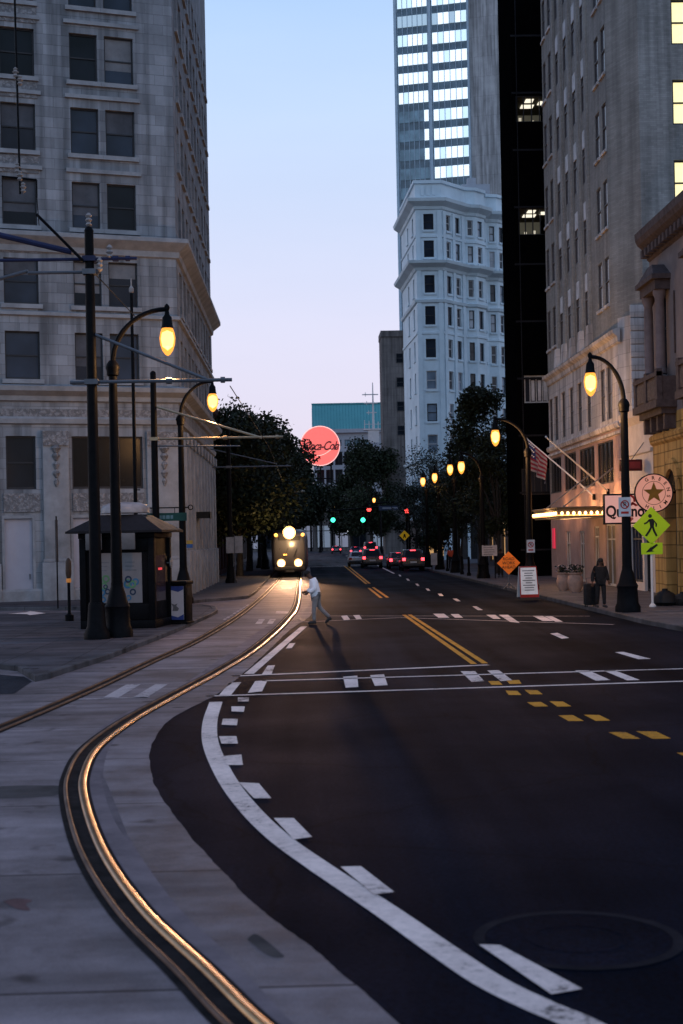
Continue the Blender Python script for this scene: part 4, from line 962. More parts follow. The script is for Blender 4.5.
text_obj('Coca-Cola', rad*.62, m_script, t, (.15, -.6, zc-.1), shear=.45, spacing=.86, bold=.05, sx=.76)
scribble([(-rad*.55, -.35*rad), (-.2*rad, -.5*rad), (.2*rad, -.42*rad), (.55*rad, -.2*rad)], .09, t, E('pale_wave', (1., .6, .5), 1.), 'wave_stroke')
q = MB()
for x in (-2.5, 0, 2.5): q.tube([(x, .4, 12), (x, .4, zc+1)], .2)
for z in (14, 17, 20): q.tube([(-2.5, .4, z), (2.5, .4, z)], .14)
for x in (-2.5, 0, 2.5): q.tube([(x, .4, 0), (x, .4, 12)], .25)
q.build('sign_frame', m_iron, t)

# ---------------------------------------------------------------- street lamps
def street_lamp(label, x, y, zb, h, off, ang=0., watts=60, gr=.22, group='black iron street lamps with glowing teardrop globes'):
    t = thing('street_lamp', label, 'street lamp', (x, y, zb), ang, group)
    hc = h-1.65; s = h/9.5
    q = MB(); q.lathe([(.42, 0), (.42, .18), (.36, .3), (.33, .75), (.36, .85), (.30, .95), (.22, 1.25), (.17, 1.4), (.17, 1.5)], n=12); q.build('base', m_iron, t, smooth=True)
    q = MB(); q.tube([(0, 0, 1.45), (0, 0, hc)], [.16, .115], 10); q.build('pole', m_iron, t, smooth=True)
    q = MB(); q.lathe([(.10, hc-.25), (.17, hc-.2), (.17, hc-.08), (.2, hc), (.17, hc+.1), (.1, hc+.2)], n=12); q.build('collar', m_iron, t, smooth=True)
    q = MB(); P = [(off*(1-math.cos(i/12*math.pi/2)), 0, hc+.1+(1.5)*math.sin(i/12*math.pi/2)) for i in range(13)]+[(off+.06, 0, h-.05)]
    q.tube(P, [.075]*6+[.065]*8, 8); q.lathe([(.02, .12), (.07, .06), (.08, 0), (.05, -.08)], (off+.03, 0, h-.02), 8); q.build('arm', m_iron, t, smooth=True)
    q = MB(); q.lathe([(.05, h-.08), (.07, h-.2), (.13, h-.28), (.15, h-.5), (.18, h-.58)], (off+.03, 0, 0), 12); q.build('lamp_holder', m_iron, t, smooth=True)
    q = MB(); zc = h-.58; q.lathe([(.15, zc), (gr*.86, zc-.1), (gr, zc-.26), (gr*.92, zc-.45), (gr*.66, zc-.62), (gr*.3, zc-.73), (.01, zc-.76)], (off+.03, 0, 0), 14); gl_ = q.build('globe', m_globe, t, smooth=True); q = MB(); q.lathe([(.01, zc-.06), (gr*.66, zc-.12), (gr*.82, zc-.29), (gr*.64, zc-.5), (.01, zc-.6)], (off+.03, 0, 0), 12); q.build('glowing_core', m_lampglow, gl_, smooth=True)
    if watts:
        p = Vector((off+.03, 0, h-1.55)); p.rotate(Euler((0, 0, ang))); point((x+p.x, y+p.y, zb+p.z), watts, (1., .52, .2), .22)
    return t
L1 = gnd(118, 637, .12)
street_lamp('nearest left street lamp, tallest in the frame, beside the dark kiosk', L1.x, L1.y, .12, 9.1, 1.5, 0, 420)
L2 = gnd(184, 603, .14)
street_lamp('left street lamp carrying the green street name sign at the building corner', L2.x, L2.y, .14, 9.4, 1.35, 0, 520, .24)
street_lamp('left street lamp glowing in front of the big dark tree', -3.6, 128, .14, 8.7, 1., 0, 40)
street_lamp('farthest left street lamp just above the streetcar roof', -3.4, 222, .14, 8.6, .9, 0, 0)
R1 = gnd(628, 612, .14)
street_lamp('nearest right street lamp, in front of the sandwich shop sign', R1.x, R1.y, .14, 8.4, 1.05, math.pi, 700, .22)
street_lamp('right street lamp in front of the black building beside the hung flag', 10.62, 67., .14, 8.15, 1.5, math.pi, 1300)
street_lamp('right street lamp with the widest arm, first of the distant row', 10.9, 87, .14, 7.75, 1.2, math.pi, 200)
street_lamp('second lamp of the distant right row, its arm turned to the viewer', 10.8, 102, .14, 8.3, .8, R(245), 35)
street_lamp('third lamp of the distant right row, above a small street tree', 10.7, 113, .14, 8.2, .8, R(245), 30)
street_lamp('fourth lamp of the distant right row, beside a bare street tree', 10.6, 123, .14, 8.3, .8, R(245), 30)
street_lamp('farthest right lamp, small and low in front of the middle tree', 11, 205, .14, 9., .9, math.pi, 0)

# ---------------------------------------------------------------- catenary poles
def cat_pole(label, x, y, zb, h, arms, braces, extra=None, r=.135):
    t = thing('catenary_pole', label, 'pole', (x, y, zb), 0, 'black overhead line poles beside the tracks')
    q = MB(); q.lathe([(.36, 0), (.36, .15), (.26, .35), (.22, .9), (.2, 1.)], n=12); q.build('base', m_iron, t, smooth=True)
    q = MB(); q.tube([(0, 0, .9), (0, 0, h)], [r*1.25, r*.9], 12); q.lathe([(r, h), (r*.7, h+.1), (.02, h+.14)], n=10); q.build('pole', m_iron, t, smooth=True)
    for z, a, b, rr, mt in arms:
        q = MB(); q.tube([(a, 0, z), (b, 0, z)], rr, 8); q.lathe([(rr*1.7, -.06), (rr*1.7, .06)], (b-.25, 0, z), 8, axis='x'); q.lathe([(rr*1.8, -.08), (rr*1.8, .08)], (b*.55, 0, z), 8, axis='x')
        q.bx(-.18, .18, -.16, .16, z-.07, z+.07); q.build('arm', mt, t, smooth=True)
    for p, e, rr, mt in braces:
        q = MB(); q.tube([p, e], rr, 8); q.build('brace', mt, t, smooth=True)
    if extra: extra(t)
    return t
C1 = gnd(97, 639, .12); s1 = C1.y/F
def c1x(t):
    for x, y, z in ((.0, 0, 11.42), (.28, -.05, lz(95, 272)+.2), (.55, 0, lz(95, 259)+.2)):
        q = MB()
        q.lathe([(.03, -.2), (.09, -.14), (.05, -.08), (.1, -.02), (.05, .04), (.09, .1), (.03, .18)], (x, y, z), 10); q.build('insulator', m_porc, t, smooth=True)
lx = lambda px, py: onv(px, py, C1.y).x-C1.x
lz = lambda px, py: onv(px, py, C1.y).z-.12
cat_pole('tall black overhead line pole nearest the kiosk with crossed top arms', C1.x, C1.y, .12, 11.1,
         [(lz(97, 382), lx(70, 382), lx(232, 380), .05, m_steel), (lz(95, 259), lx(-60, 259), lx(137, 258), .045, m_bluearm), (lz(95, 272), lx(28, 271), .3, .045, m_steel)],
         [((0, 0, lz(97, 333)), (lx(206, 379), 0, lz(206, 379)), .045, m_steel), ((lx(-60, 221), 0, lz(-60, 221)), (lx(72, 252), 0, lz(72, 252)), .08, m_bluearm),
          ((lx(-60, 295), 0, lz(-60, 295)), (lx(28, 271), 0, lz(28, 271)), .05, m_steel), ((lx(38, 216), -.2, lz(38, 216)), (lx(84, 262), -.2, lz(84, 262)), .04, m_iron),
          ((lx(84, 262), -.2, lz(84, 262)), tuple(onv(136.5, 318, 58.4)-Vector((C1.x, C1.y, .12))), .018, m_iron)], c1x)
v2 = 60.
C2 = onv(157.5, 600, v2); k2 = lambda px, py: (onv(px, py, v2).x-C2.x, 0, onv(px, py, v2).z-.12)
m_arm = M('amber_lit_arm', (.30, .24, .16), .4, metal=.5)  # amber lamplight is put into the arm's base colour
cat_pole('second black overhead line pole standing between the kiosk and the stone corner', C2.x, v2, .12, k2(156, 374)[2],
         [(k2(157, 439)[2], 0, k2(283, 439)[0], .05, m_arm)], [(k2(157, 407), k2(262, 438), .05, m_arm), (k2(157, 446), k2(240, 446), .03, m_steel)])
v3 = 88.; C3 = (-4.62, v3); k3 = lambda px, py: (onv(px, py, v3).x-C3[0], 0, onv(px, py, v3).z-.14)
cat_pole('third black overhead line pole on the far pavement holding a grey sign back', C3[0], v3, .14, 9.4, [(k3(230, 467)[2], k3(188, 467)[0], k3(291, 466)[0], .045, m_steel)], [(k3(184, 443), k3(277, 464), .035, m_steel)])
v4 = 134.; cat_pole('farthest left overhead line pole in the tree shade with a yellowish arm', -4.3, v4, .14, 9., [(onv(280, 492, v4).z-.14, 0, 4.4, .09, m_arm)], [((0, 0, 8.6), (3.4, 0, onv(280, 492, v4).z), .05, m_steel)])
q = MB(); q.tube([onv(230, 386, C1.y), onv(269, 447, v2), onv(280, 474, v3), onv(286, 495, v4), (-1.3, 330, 6.9)], .014, 5); tag(q.build('contact_wire', m_iron), 'thin dark overhead wire strung above the streetcar track', 'wire')
t = thing('insulator_cable', 'hanging dark cable with white insulators at the upper left corner', 'cable', tuple(onv(20, 190, 36.)))
q = MB(); q.tube([(0, 0, -.1), (-.06, 0, 8.)], .028); q.build('cable', m_iron, t)
for x, z in ((0, .35), (.08, .05), (-.05, .55), (-.05, 2.95), (.05, 2.75)):
    q = MB(); q.lathe([(.02, -.13), (.07, -.08), (.04, -.03), (.085, .02), (.04, .06), (.06, .1), (.02, .14)], (x, 0, z), 10); q.build('insulator', m_porc, t, smooth=True)
q = MB(); q.tube([(-.45, 0, .35), (.42, 0, .25)], .025); q.tube([(.42, 0, .25), (.42, 0, -.2)], .02); q.tube([(.42, 0, -.2), (.46, 0, -.9)], .012); q.build('cross_bar', m_iron, t)
q = MB(); q.tube([(-6, 0, 8.), (9, 0, 8.)], .02); q.build('span_wire', m_iron, t)

# ---------------------------------------------------------------- kiosk and plaza furniture
kc = gnd(122, 629, .12); kc = Vector((kc.x+.02, kc.y+1.2, .12))
t = thing('kiosk', 'dark information kiosk with hipped roof, skylight and ringed posters on the plaza', 'kiosk', kc, R(-9))
WB, DB, HB = 2.15, 1.9, 2.75
q = MB()
q.bx(-WB/2, WB/2, -DB/2, DB/2, .25, HB); q.bx(-WB/2-.1, WB/2+.1, -DB/2-.1, DB/2+.1, 0, .25)
for sx_ in (-1, 1):
    for sy in (-1, 1): q.bx(sx_*WB/2-.1, sx_*WB/2+.1, sy*DB/2-.1, sy*DB/2+.1, .251, HB-.002)
q.bx(-.12, .12, -DB/2-.07, -DB/2, .26, HB-.003); q.bx(-WB/2, WB/2, -DB/2-.05, -DB/2-.001, .26, .75); q.bx(-WB/2, WB/2, -DB/2-.05, -DB/2-.001, 2.35, HB-.004)
q.bx(-WB/2-.12, WB/2+.12, -DB/2-.12, DB/2+.12, HB, HB+.16); q.build('body', m_iron, t, bevel=.015)
q = MB(); q.frus(0, 0, HB+.162, 3.0, 2.7, HB+.23, 3.0, 2.7); q.frus(0, 0, HB+.232, 2.96, 2.66, HB+.72, 1.3, 1.15); q.build('roof', M('kiosk_roof', (.012, .012, .015), .6, bump=.1, spec=.1), t)
q = MB(); q.lathe([(.75, HB+.78), (.75, HB+.92), (.68, HB+1.02), (.45, HB+1.1), (.01, HB+1.13)], n=20); q.build('skylight', M('milky_dome', (.22, .22, .24), .35), t, smooth=True)
def poster(x0, x1, y, z0, z1, par):
    q = MB(); q.bx(x0, x1, y-.02, y, z0, z1); o = q.build('poster', M('poster_paper', (.17, .16, .165), .4, var=.1), par)
    for i in range(7):
        cx, cz, rr = rnd(x0+.12, x1-.12), z0+rnd(.1, .75), rnd(.07, .13)
        q = MB(); q.lathe([(rr*.55, 0), (rr*.55, -.004-.001*i), (rr, -.004-.001*i), (rr, 0)], (cx, y-.021, cz), 18, axis='y', caps=False); q.build('printed_ring', [m_ring1, m_ring2, m_ring3][i % 3], o)
    q = MB()
    for i in range(3): q.bx(x0+.1, x1-.1-rnd(0, .2), y-.024, y-.021, z1-.3-i*.12, z1-.27-i*.12)
    q.build('printed_lines', m_ringd, o)
m_ring1 = M('blue_ink', (.03, .12, .22), .5); m_ring2 = M('green_ink', (.09, .2, .09), .5); m_ring3 = M('dark_ink', (.015, .03, .06), .5); m_ringd = M('grey_ink', (.12, .12, .13), .5)
poster(-.74, -.14, -DB/2-.001, .78, 2.3, t); poster(.14, .76, -DB/2-.001, .78, 2.3, t)
for x in (-.62, .42):
    q = MB(); q.bx(x-.25, x+.25, -DB/2-.42, -DB/2-.34, HB-.35, HB+.15); q.bx(x-.02, x+.02, -DB/2-.34, -DB/2-.1, HB-.1, HB-.06); q.build('hanging_panel', M('grey_panel', (.11, .11, .115), .5), t, bevel=.02)
q = MB(); q.bx(WB/2+.001, WB/2+.03, -.6, .5, .8, 2.2); so_ = q.build('side_screen', M('dark_screen', (.03, .02, .025), .2), t)
q = MB(); q.bx(WB/2+.031, WB/2+.036, -.35, .1, 1.75, 1.82); q.build('red_light_strip', E('small_red_glow', (1., .05, .08), .5), so_)
q = MB(); q.lathe([(.01, 0), (.16, 0), (.17, .03), (.01, .04)], (WB/2+.14, .75, 1.95), 14, axis='x', caps=False); q.tube([(WB/2+.02, .75, 1.95), (WB/2+.2, .75, 1.95)], .02); q.build('round_plate', M('grey_plate', (.2, .2, .2), .4), t)

bn = gnd(178, 624, .12)
t = thing('litter_bin', 'boxy litter bin with a pale advert panel standing right of the kiosk', 'litter bin', (bn.x, bn.y+.25, .12), R(-12))
q = MB(); q.bx(-.36, .36, -.36, .36, 0, 1.25); q.bx(-.40, .40, -.40, .40, 1.251, 1.36); q.bx(-.40, .40, -.40, .40, -.001, .08); q.build('body', m_iron, t, bevel=.025)
q = MB(); q.bx(-.29, .29, -.385, -.362, .14, 1.2); o = q.build('advert_panel', M('advert_paper', (.40, .39, .43), .3, var=.1), t)
q = MB(); q.vprism([(-.29, 1.2), (-.29, 1.02), (-.1, 1.08), (.12, 1.02), (.29, 1.1), (.29, 1.2)], -.389, -.386); q.build('blue_band', M('blue_print', (.03, .05, .18), .3), o); q = MB(); q.vprism([(-.29, .14), (.29, .14), (.29, .32), (.1, .22), (-.12, .28), (-.29, .22)], -.389, -.386); q.build('blue_band', bpy.data.materials['blue_print'], o)
q = MB(); q.vprism([(-.08, .42), (.1, .42), (.14, .5), (.05, .58), (.1, .66), (0, .62), (-.12, .66), (-.05, .55)], -.3885, -.386); q.build('printed_picture', m_ringd, o)
q = MB(); q.bx(.361, .375, -.22, .22, .9, 1.15); q.build('slot', m_black, t)

pm = gnd(69.5, 621, .12)
t = thing('meter_post', 'slim black post with an amber striped upper section left of the kiosk', 'post', (pm.x, pm.y, .12))
q = MB(); q.lathe([(.15, 0), (.15, .2), (.07, .24), (.055, .3), (.05, 1.3)], n=12); q.build('post', m_iron, t, smooth=True)
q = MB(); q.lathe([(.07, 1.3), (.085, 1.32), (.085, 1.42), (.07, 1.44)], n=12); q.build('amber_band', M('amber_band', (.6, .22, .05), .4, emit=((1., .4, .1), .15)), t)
q = MB(); q.lathe([(.07, 1.44), (.10, 1.6), (.10, 2.0), (.06, 2.1), (.01, 2.14)], n=12); q.build('meter_head', M('brown_meter', (.05, .03, .02), .5), t, smooth=True)
ps = onv(58, 610, 58.)
t = thing('sign_post', 'thin steel post seen edge on before the pale door pilaster', 'post', (ps.x, 58., .12))
q = MB(); q.tube([(0, 0, 0), (0, 0, 3.75)], .03); q.build('post', m_iron, t); q = MB(); q.bx(-.02, .02, -.22, .22, 1.9, 3.6); q.build('plate', M('dull_plate', (.06, .055, .055), .6), t)
tp = onv(137.5, 600, 58.5)
t = thing('service_pole', 'thin dark pole with a white cap rising behind the kiosk', 'pole', (tp.x, 58.5, .12))
q = MB(); zt = onv(135, 296, 58.5).z; q.tube([(0, 0, 0), (0, 0, zt)], [.09, .06]); q.build('pole', m_iron, t); q = MB(); q.lathe([(.06, zt), (.1, zt+.05), (.1, zt+.2), (.03, zt+.3), (.03, zt+.6)], n=10); q.build('cap', m_porc, t)
q = MB(); q.bx(-.05, .2, -.05, .05, zt*.37, zt*.37+.04); q.build('bracket', m_iron, t)
# street name sign on the lamp
t = thing('street_name_sign', 'green street name plate hung from the left corner lamp', 'street sign', (L2.x, L2.y-.16, 0))
z5, z6 = onv(168, 521, L2.y).z, onv(168, 513, L2.y).z
xa, xb = onv(148, 516, L2.y).x-L2.x, onv(187, 516, L2.y).x-L2.x
q = MB(); q.bx(xa, xb, -.02, .02, z5, z6); q.build('plate', M('sign_green', (.006, .045, .036), .5), t)
q = MB(); x_ = xa+.12
for w_ in (.16, .1, .14, .12, .15, .11): q.bx(x_, x_+w_, -.027, -.0215, z5+.09, z6-.1); x_ += w_+.035
q.build('worn_lettering', M('sign_white', (.10, .17, .18), .5), t)
q = MB(); q.tube([(xa-.1, .1, z6+.22), (.3, .1, z6+.22)], .025); q.tube([(xa+.15, .05, z6+.22), (xa+.15, 0, z6)], .015); q.tube([(-.3, .05, z6+.22), (-.3, 0, z6)], .015); q.lathe([(.08, -.02), (.12, 0), (.08, .02)], (.36, .1, z6+.22), 12, axis='y', caps=False); q.build('bracket', m_iron, t)
t = thing('pole_sticker_sign', 'tiny yellow and blue plate on the right side of the left corner lamp', 'sign', (L2.x+.3, L2.y-.15, onv(189, 544, L2.y).z))
q = MB(); q.bx(-.13, .13, -.01, .01, 0, .15); q.build('upper_plate', M('yellow_plate', (.4, .22, .04), .5), t); q = MB(); q.bx(-.13, .13, -.01, .01, -.16, -.005); q.build('lower_plate', M('blue_plate', (.03, .08, .2), .5), t); q = MB(); q.bx(-.3, .0, .011, .03, -.02, .02); q.build('clip', m_iron, t)
t = thing('road_sign', 'pale grey blank sign board on the third overhead line pole', 'sign', (C3[0], v3-.35, 0))
za, zb_ = onv(234, 553, v3).z, onv(234, 537, v3).z; xa, xb = onv(226.5, 545, v3).x-C3[0], onv(243, 545, v3).x-C3[0]
q = MB(); q.bx(xa, (xa+xb)/2-.02, -.02, .0, za, zb_); q.bx((xa+xb)/2+.02, xb, -.03, -.01, za, zb_+.05); q.build('board', M('sign_back', (.26, .26, .27), .5), t)
q = MB(); q.tube([((xa+xb)/2, .03, -0+.14), ((xa+xb)/2, .03, zb_+.1)], .03); q.bx(-.05, .05, .0, .3, za+.3, za+.4); q.build('post', m_steel, t)

# ---------------------------------------------------------------- signs on the right
qs = 59.9
xa, xb = onv(603, 508, qs).x, onv(650, 508, qs).x
za, zb_ = onv(610, 524.5, qs).z, onv(610, 494, qs).z
t = thing('shop_sign', 'square pinkish white projecting sandwich shop sign partly behind the lamp pole', 'sign', (xb, qs, (za+zb_)/2))
hw, hh = (xb-xa), (zb_-za)/2
q = MB(); q.bx(-hw, 0, -.1, .1, -hh, hh); q.build('frame', m_black, t, bevel=.02)
q = MB(); q.bx(-hw+.07, -.07, -.112, -.1, -hh+.07, hh-.07); fc = q.build('face', M('lit_sign_face', (.42, .26, .23), .5, var=.06, emit=((1., .48, .40), .46)), t)
m_txt = M('black_lettering', (.012, .01, .012), .5); m_rdl = M('red_lettering', (.35, .02, .015), .5)
text_obj('Quiznos', .66, m_txt, fc, (-hw*.49, -.118, -.12), bold=.02, sx=.83)
q = MB()
rg = lambda r0, r1, cx, cz, a0, a1, n_=16: [q.hexa([(cx+r*math.cos(a)*1.25, y, cz+r*math.sin(a)) for y in (-.117, -.1125) for r, a in ((r0, lerp(a0, a1, i/n_)), (r1, lerp(a0, a1, i/n_)), (r1, lerp(a0, a1, (i+1)/n_)), (r0, lerp(a0, a1, (i+1)/n_)))]) for i in range(n_)]
rg(.17, .25, -hw*.47, .36, R(-20), R(320)); q.vprism([(-hw*.47+.1, .24), (-hw*.47+.18, .3), (-hw*.47+.42, .14), (-hw*.47+.3, .1)], -.117, -.1125); q.build('emblem', m_rdl, fc)
text_obj('SUB', .24, m_rdl, fc, (-hw*.47, -.118, -.47), bold=.01)
q = MB(); q.bx(-.02, U-xb+.05, -.03, .03, hh-.25, hh-.15); q.bx(-.02, U-xb+.05, -.03, .03, -hh+.15, -hh+.25); q.build('bracket', m_iron, t)

gs = 57.; gc = onv(653.5, 493, gs); gr_ = 18.5*gs/F
t = thing('round_shop_sign', 'round pink shop sign with a gold star and ring of letters on a bracket', 'sign', tuple(gc))
q = MB(); q.lathe([(.01, -.05), (gr_, -.05), (gr_, .05), (.01, .05)], n=40, axis='y', caps=False); q.build('disc', M('round_sign_face', (.42, .22, .17), .5, var=.06, emit=((1., .42, .31), .42)), t)
q = MB(); q.lathe([(gr_+.002, -.07), (gr_+.045, -.07), (gr_+.045, .07), (gr_+.002, .07)], n=40, axis='y', caps=False); q.lathe([(gr_*.62, -.056), (gr_*.645, -.056)], n=40, axis='y', caps=False); q.build('rim', m_black, t)
star = [(gr_*(.60 if i % 2 == 0 else .25)*math.sin(i*math.pi/5), gr_*(.60 if i % 2 == 0 else .25)*math.cos(i*math.pi/5)) for i in range(10)]
q = MB(); q.vprism(star, -.07, -.055); q.build('star', M('gold_star', (.28, .15, .03), .4, metal=.3), t)
for i, ch_ in enumerate('GREENSMITH'):
    a = R(118-i*26.2); r = gr_*.81
    text_obj(ch_, gr_*.27, m_txt, t, (r*math.cos(a), -.058, r*math.sin(a)), rot=Euler((math.pi/2, math.pi/2-a, 0), 'XYZ'), name='letter', bold=.004)
q = MB(); q.tube([(gr_, .02, gr_*.0), (U-gc.x+.02, .02, 0)], .03); q.tube([(gr_*.8, .02, gr_*.7), (U-gc.x+.02, .02, gr_*1.4)], .02); q.build('bracket', m_iron, t)

pc = gnd(653, 607, .14); pv = pc.y
t = thing('crossing_sign', 'lime green diamond walking figure sign with an arrow plate on a pale post', 'sign', (pc.x, pv, .14))
zd = onv(653.5, 525.5, pv).z-.14; hd = 19.*pv/F
q = MB(); q.tube([(0, .05, 0), (0, .05, zd+hd*.9)], .045, 8); q.lathe([(.12, 0), (.12, .05), (.06, .12)], (0, .05, 0), 10); q.build('post', m_white, t)
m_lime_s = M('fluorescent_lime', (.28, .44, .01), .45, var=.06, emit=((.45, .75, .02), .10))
q = MB(); q.vprism([(0, zd-hd), (hd, zd), (0, zd+hd), (-hd, zd)], -.02, .0); o = q.build('diamond_plate', m_lime_s, t)
q = MB(); s_ = hd*.62; X0, Z0 = .0, zd
limb = lambda pts, r: [q.tube([(X0+a*s_, -.026, Z0+b*s_) for a, b in pts], [k_*s_ for k_ in r], 8)]
q.lathe([(.01, -.006), (.16*s_, -.006), (.16*s_, .004)], (X0-.12*s_, -.022, Z0+.82*s_), 14, axis='y', caps=False)
for poly_ in ([(-.22, .55), (.12, .58), (.26, .42), (.2, -.1), (-.12, -.1)], [(-.12, -.1), (.08, -.1), (-.12, -.5), (-.42, -.92), (-.58, -.84), (-.3, -.45)], [(.0, -.1), (.2, -.1), (.3, -.45), (.5, -.85), (.36, -.95), (.12, -.5)],
              [(-.22, .55), (-.12, .42), (-.38, .18), (-.62, .1), (-.66, .22), (-.45, .3)], [(.16, .5), (.26, .42), (.48, .14), (.44, -.12), (.32, -.1), (.34, .1)]):
    q.vprism([(X0+a*s_, Z0+b*s_) for a, b in poly_], -.027, -.0215)
q.build('walking_figure', m_black, o)
zp = onv(653.5, 548.5, pv).z-.14; q = MB(); q.vprism([(-.37, zp-.2), (.37, zp-.2), (.37, zp+.2), (-.37, zp+.2)], -.02, 0); o = q.build('arrow_plate', m_lime_s, t)
q = MB(); q.vprism([(.22, zp+.12), (.16, zp+.16), (-.06, zp+.02), (-.0, zp+.1), (-.22, zp-.13), (.08, zp-.1), (.0, zp-.06)], -.027, -.0215); q.build('arrow', m_black, o)

def noparking(label, x, y, z, s=1.):
    t = thing('parking_sign', label, 'sign', (x, y, z))
    q = MB(); q.bx(-.16*s, .16*s, -.012, .0, -.25*s, .25*s); o = q.build('plate', M('parking_plate', (.5, .48, .48), .5), t)
    q = MB(); n_ = 18
    for i in range(n_):
        a0, a1 = 2*math.pi*i/n_, 2*math.pi*(i+1)/n_; q.hexa([(r*s*math.cos(a), yy, .06*s+r*s*math.sin(a)) for yy in (-.018, -.0125) for r, a in ((.085, a0), (.115, a0), (.115, a1), (.085, a1))])
    q.vprism([(-.075*s, .115*s), (-.055*s, .135*s), (.075*s, .005*s), (.055*s, -.015*s)], -.019, -.0125); q.build('red_ring', m_rdl, o)
    text_obj('P', .17*s, m_txt, o, (0, -.015, .06*s)); q = MB(); q.bx(-.1*s, .1*s, -.016, -.0125, -.18*s, -.12*s); q.build('red_arrow', m_rdl, o)
    q = MB(); q.bx(-.03, .03, .0, .1, -.03, .03); q.build('clip', m_iron, t)
p = onv(623.2, 507, R1.y); noparking('white no parking plate on the nearest right lamp pole', p.x, R1.y-.22, p.z, 1.25)
p = onv(525, 552.5, 67.); noparking('white parking plate with red mark on the pole above the sandwich board', 10.62, 67-.28, 2.2, 1.2)
t = thing('work_sign', 'orange diamond road work sign beside the second right lamp pole', 'sign', (onv(509.5, 580, 68).x, 68.2, .14))
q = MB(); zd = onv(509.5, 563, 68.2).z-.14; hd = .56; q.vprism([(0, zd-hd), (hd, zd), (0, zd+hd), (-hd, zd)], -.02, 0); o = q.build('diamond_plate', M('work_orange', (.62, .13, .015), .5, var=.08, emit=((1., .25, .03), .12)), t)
for i, s in enumerate(('ROAD', 'WORK', 'AHEAD')): text_obj(s, .2, m_txt, o, (0, -.026, zd+.2-.2*i))
q = MB(); q.tube([(0, .03, 0), (0, .03, zd+.3)], .03)
for a in range(4): q.tube([(0, .03, .3), (.45*math.cos(a*1.57+.78), .03+.45*math.sin(a*1.57+.78), .02)], .02)
q.build('stand', m_steel, t)
ab = gnd(528, 597, .14)
t = thing('sandwich_board', 'white sandwich board with lines of text at the kerb by the hotel', 'sign', (ab.x, ab.y, .14), R(6))
q = MB(); Hb = 1.28; lean = .22
q.hexa([(-.4, -.3, 0), (.4, -.3, 0), (.4, -.26, 0), (-.4, -.26, 0), (-.36, -.3+lean, Hb), (.36, -.3+lean, Hb), (.36, -.26+lean, Hb), (-.36, -.26+lean, Hb)]); q.build('frame', m_rdl, t)
q = MB(); q.hexa([(-.4, .30, 0), (.4, .30, 0), (.4, .26, 0), (-.4, .26, 0), (-.36, .3-lean, Hb), (.36, .3-lean, Hb), (.36, .26-lean, Hb), (-.36, .26-lean, Hb)]); q.build('rear_board', m_white, t)
q = MB(); bp_ = lambda x, z, o: (x, -.302+lean*z/Hb-o, z)
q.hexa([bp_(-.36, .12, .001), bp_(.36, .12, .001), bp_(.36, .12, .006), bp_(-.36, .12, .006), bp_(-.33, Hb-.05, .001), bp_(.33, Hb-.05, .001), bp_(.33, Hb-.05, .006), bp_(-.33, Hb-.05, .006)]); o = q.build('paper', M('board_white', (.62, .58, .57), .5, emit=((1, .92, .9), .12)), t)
q = MB()
for i in range(9):
    w_ = rnd(.12, .27); z = 1.08-i*.1
    q.hexa([bp_(-w_, z, .007), bp_(w_, z, .007), bp_(w_, z, .009), bp_(-w_, z, .009), bp_(-w_, z+.035, .007), bp_(w_, z+.035, .007), bp_(w_, z+.035, .009), bp_(-w_, z+.035, .009)])
q.build('text_lines', m_ringd, o)

def planter(label, x, y, s):
    t = thing('planter', label, 'planter', (x, y, .14), 0, 'clay planters outside the hotel')
    q = MB(); q.lathe([(.24*s, 0), (.34*s, .2*s), (.4*s, .5*s), (.36*s, .75*s), (.30*s, .85*s), (.36*s, .92*s), (.36*s, .97*s), (.28*s, .97*s), (.28*s, .9*s)], n=20); q.build('pot', M('clay_pot', (.34, .22, .17), .7, bump=.1), t, smooth=True)
    q = MB()
    for i in range(160):
        a, b = rnd(0, 6.3), rnd(0, .42)*s; c = Vector((b*math.cos(a), b*math.sin(a), .95*s+rnd(0, .4)*s)); u_ = Vector((rnd(-1, 1), rnd(-1, 1), rnd(-1, 1))).normalized()*.06; w_ = u_.cross(Vector((rnd(-1, 1), rnd(-1, 1), rnd(-1, 1)))).normalized()*.05
        q.quad(c-u_, c-w_, c+u_, c+w_, 0 if random.random() < .8 else 1)
    q.build('leaves', [m_leaf2, M('pale_flower', (.4, .3, .3), .7)], t, rec=False)
p = gnd(564, 590.5, .14); planter('left clay planter with flowers under the hotel canopy', p.x, p.y, .86)
p = gnd(575.5, 592, .14); planter('right clay planter, nearer the walking woman', p.x, p.y, .9)

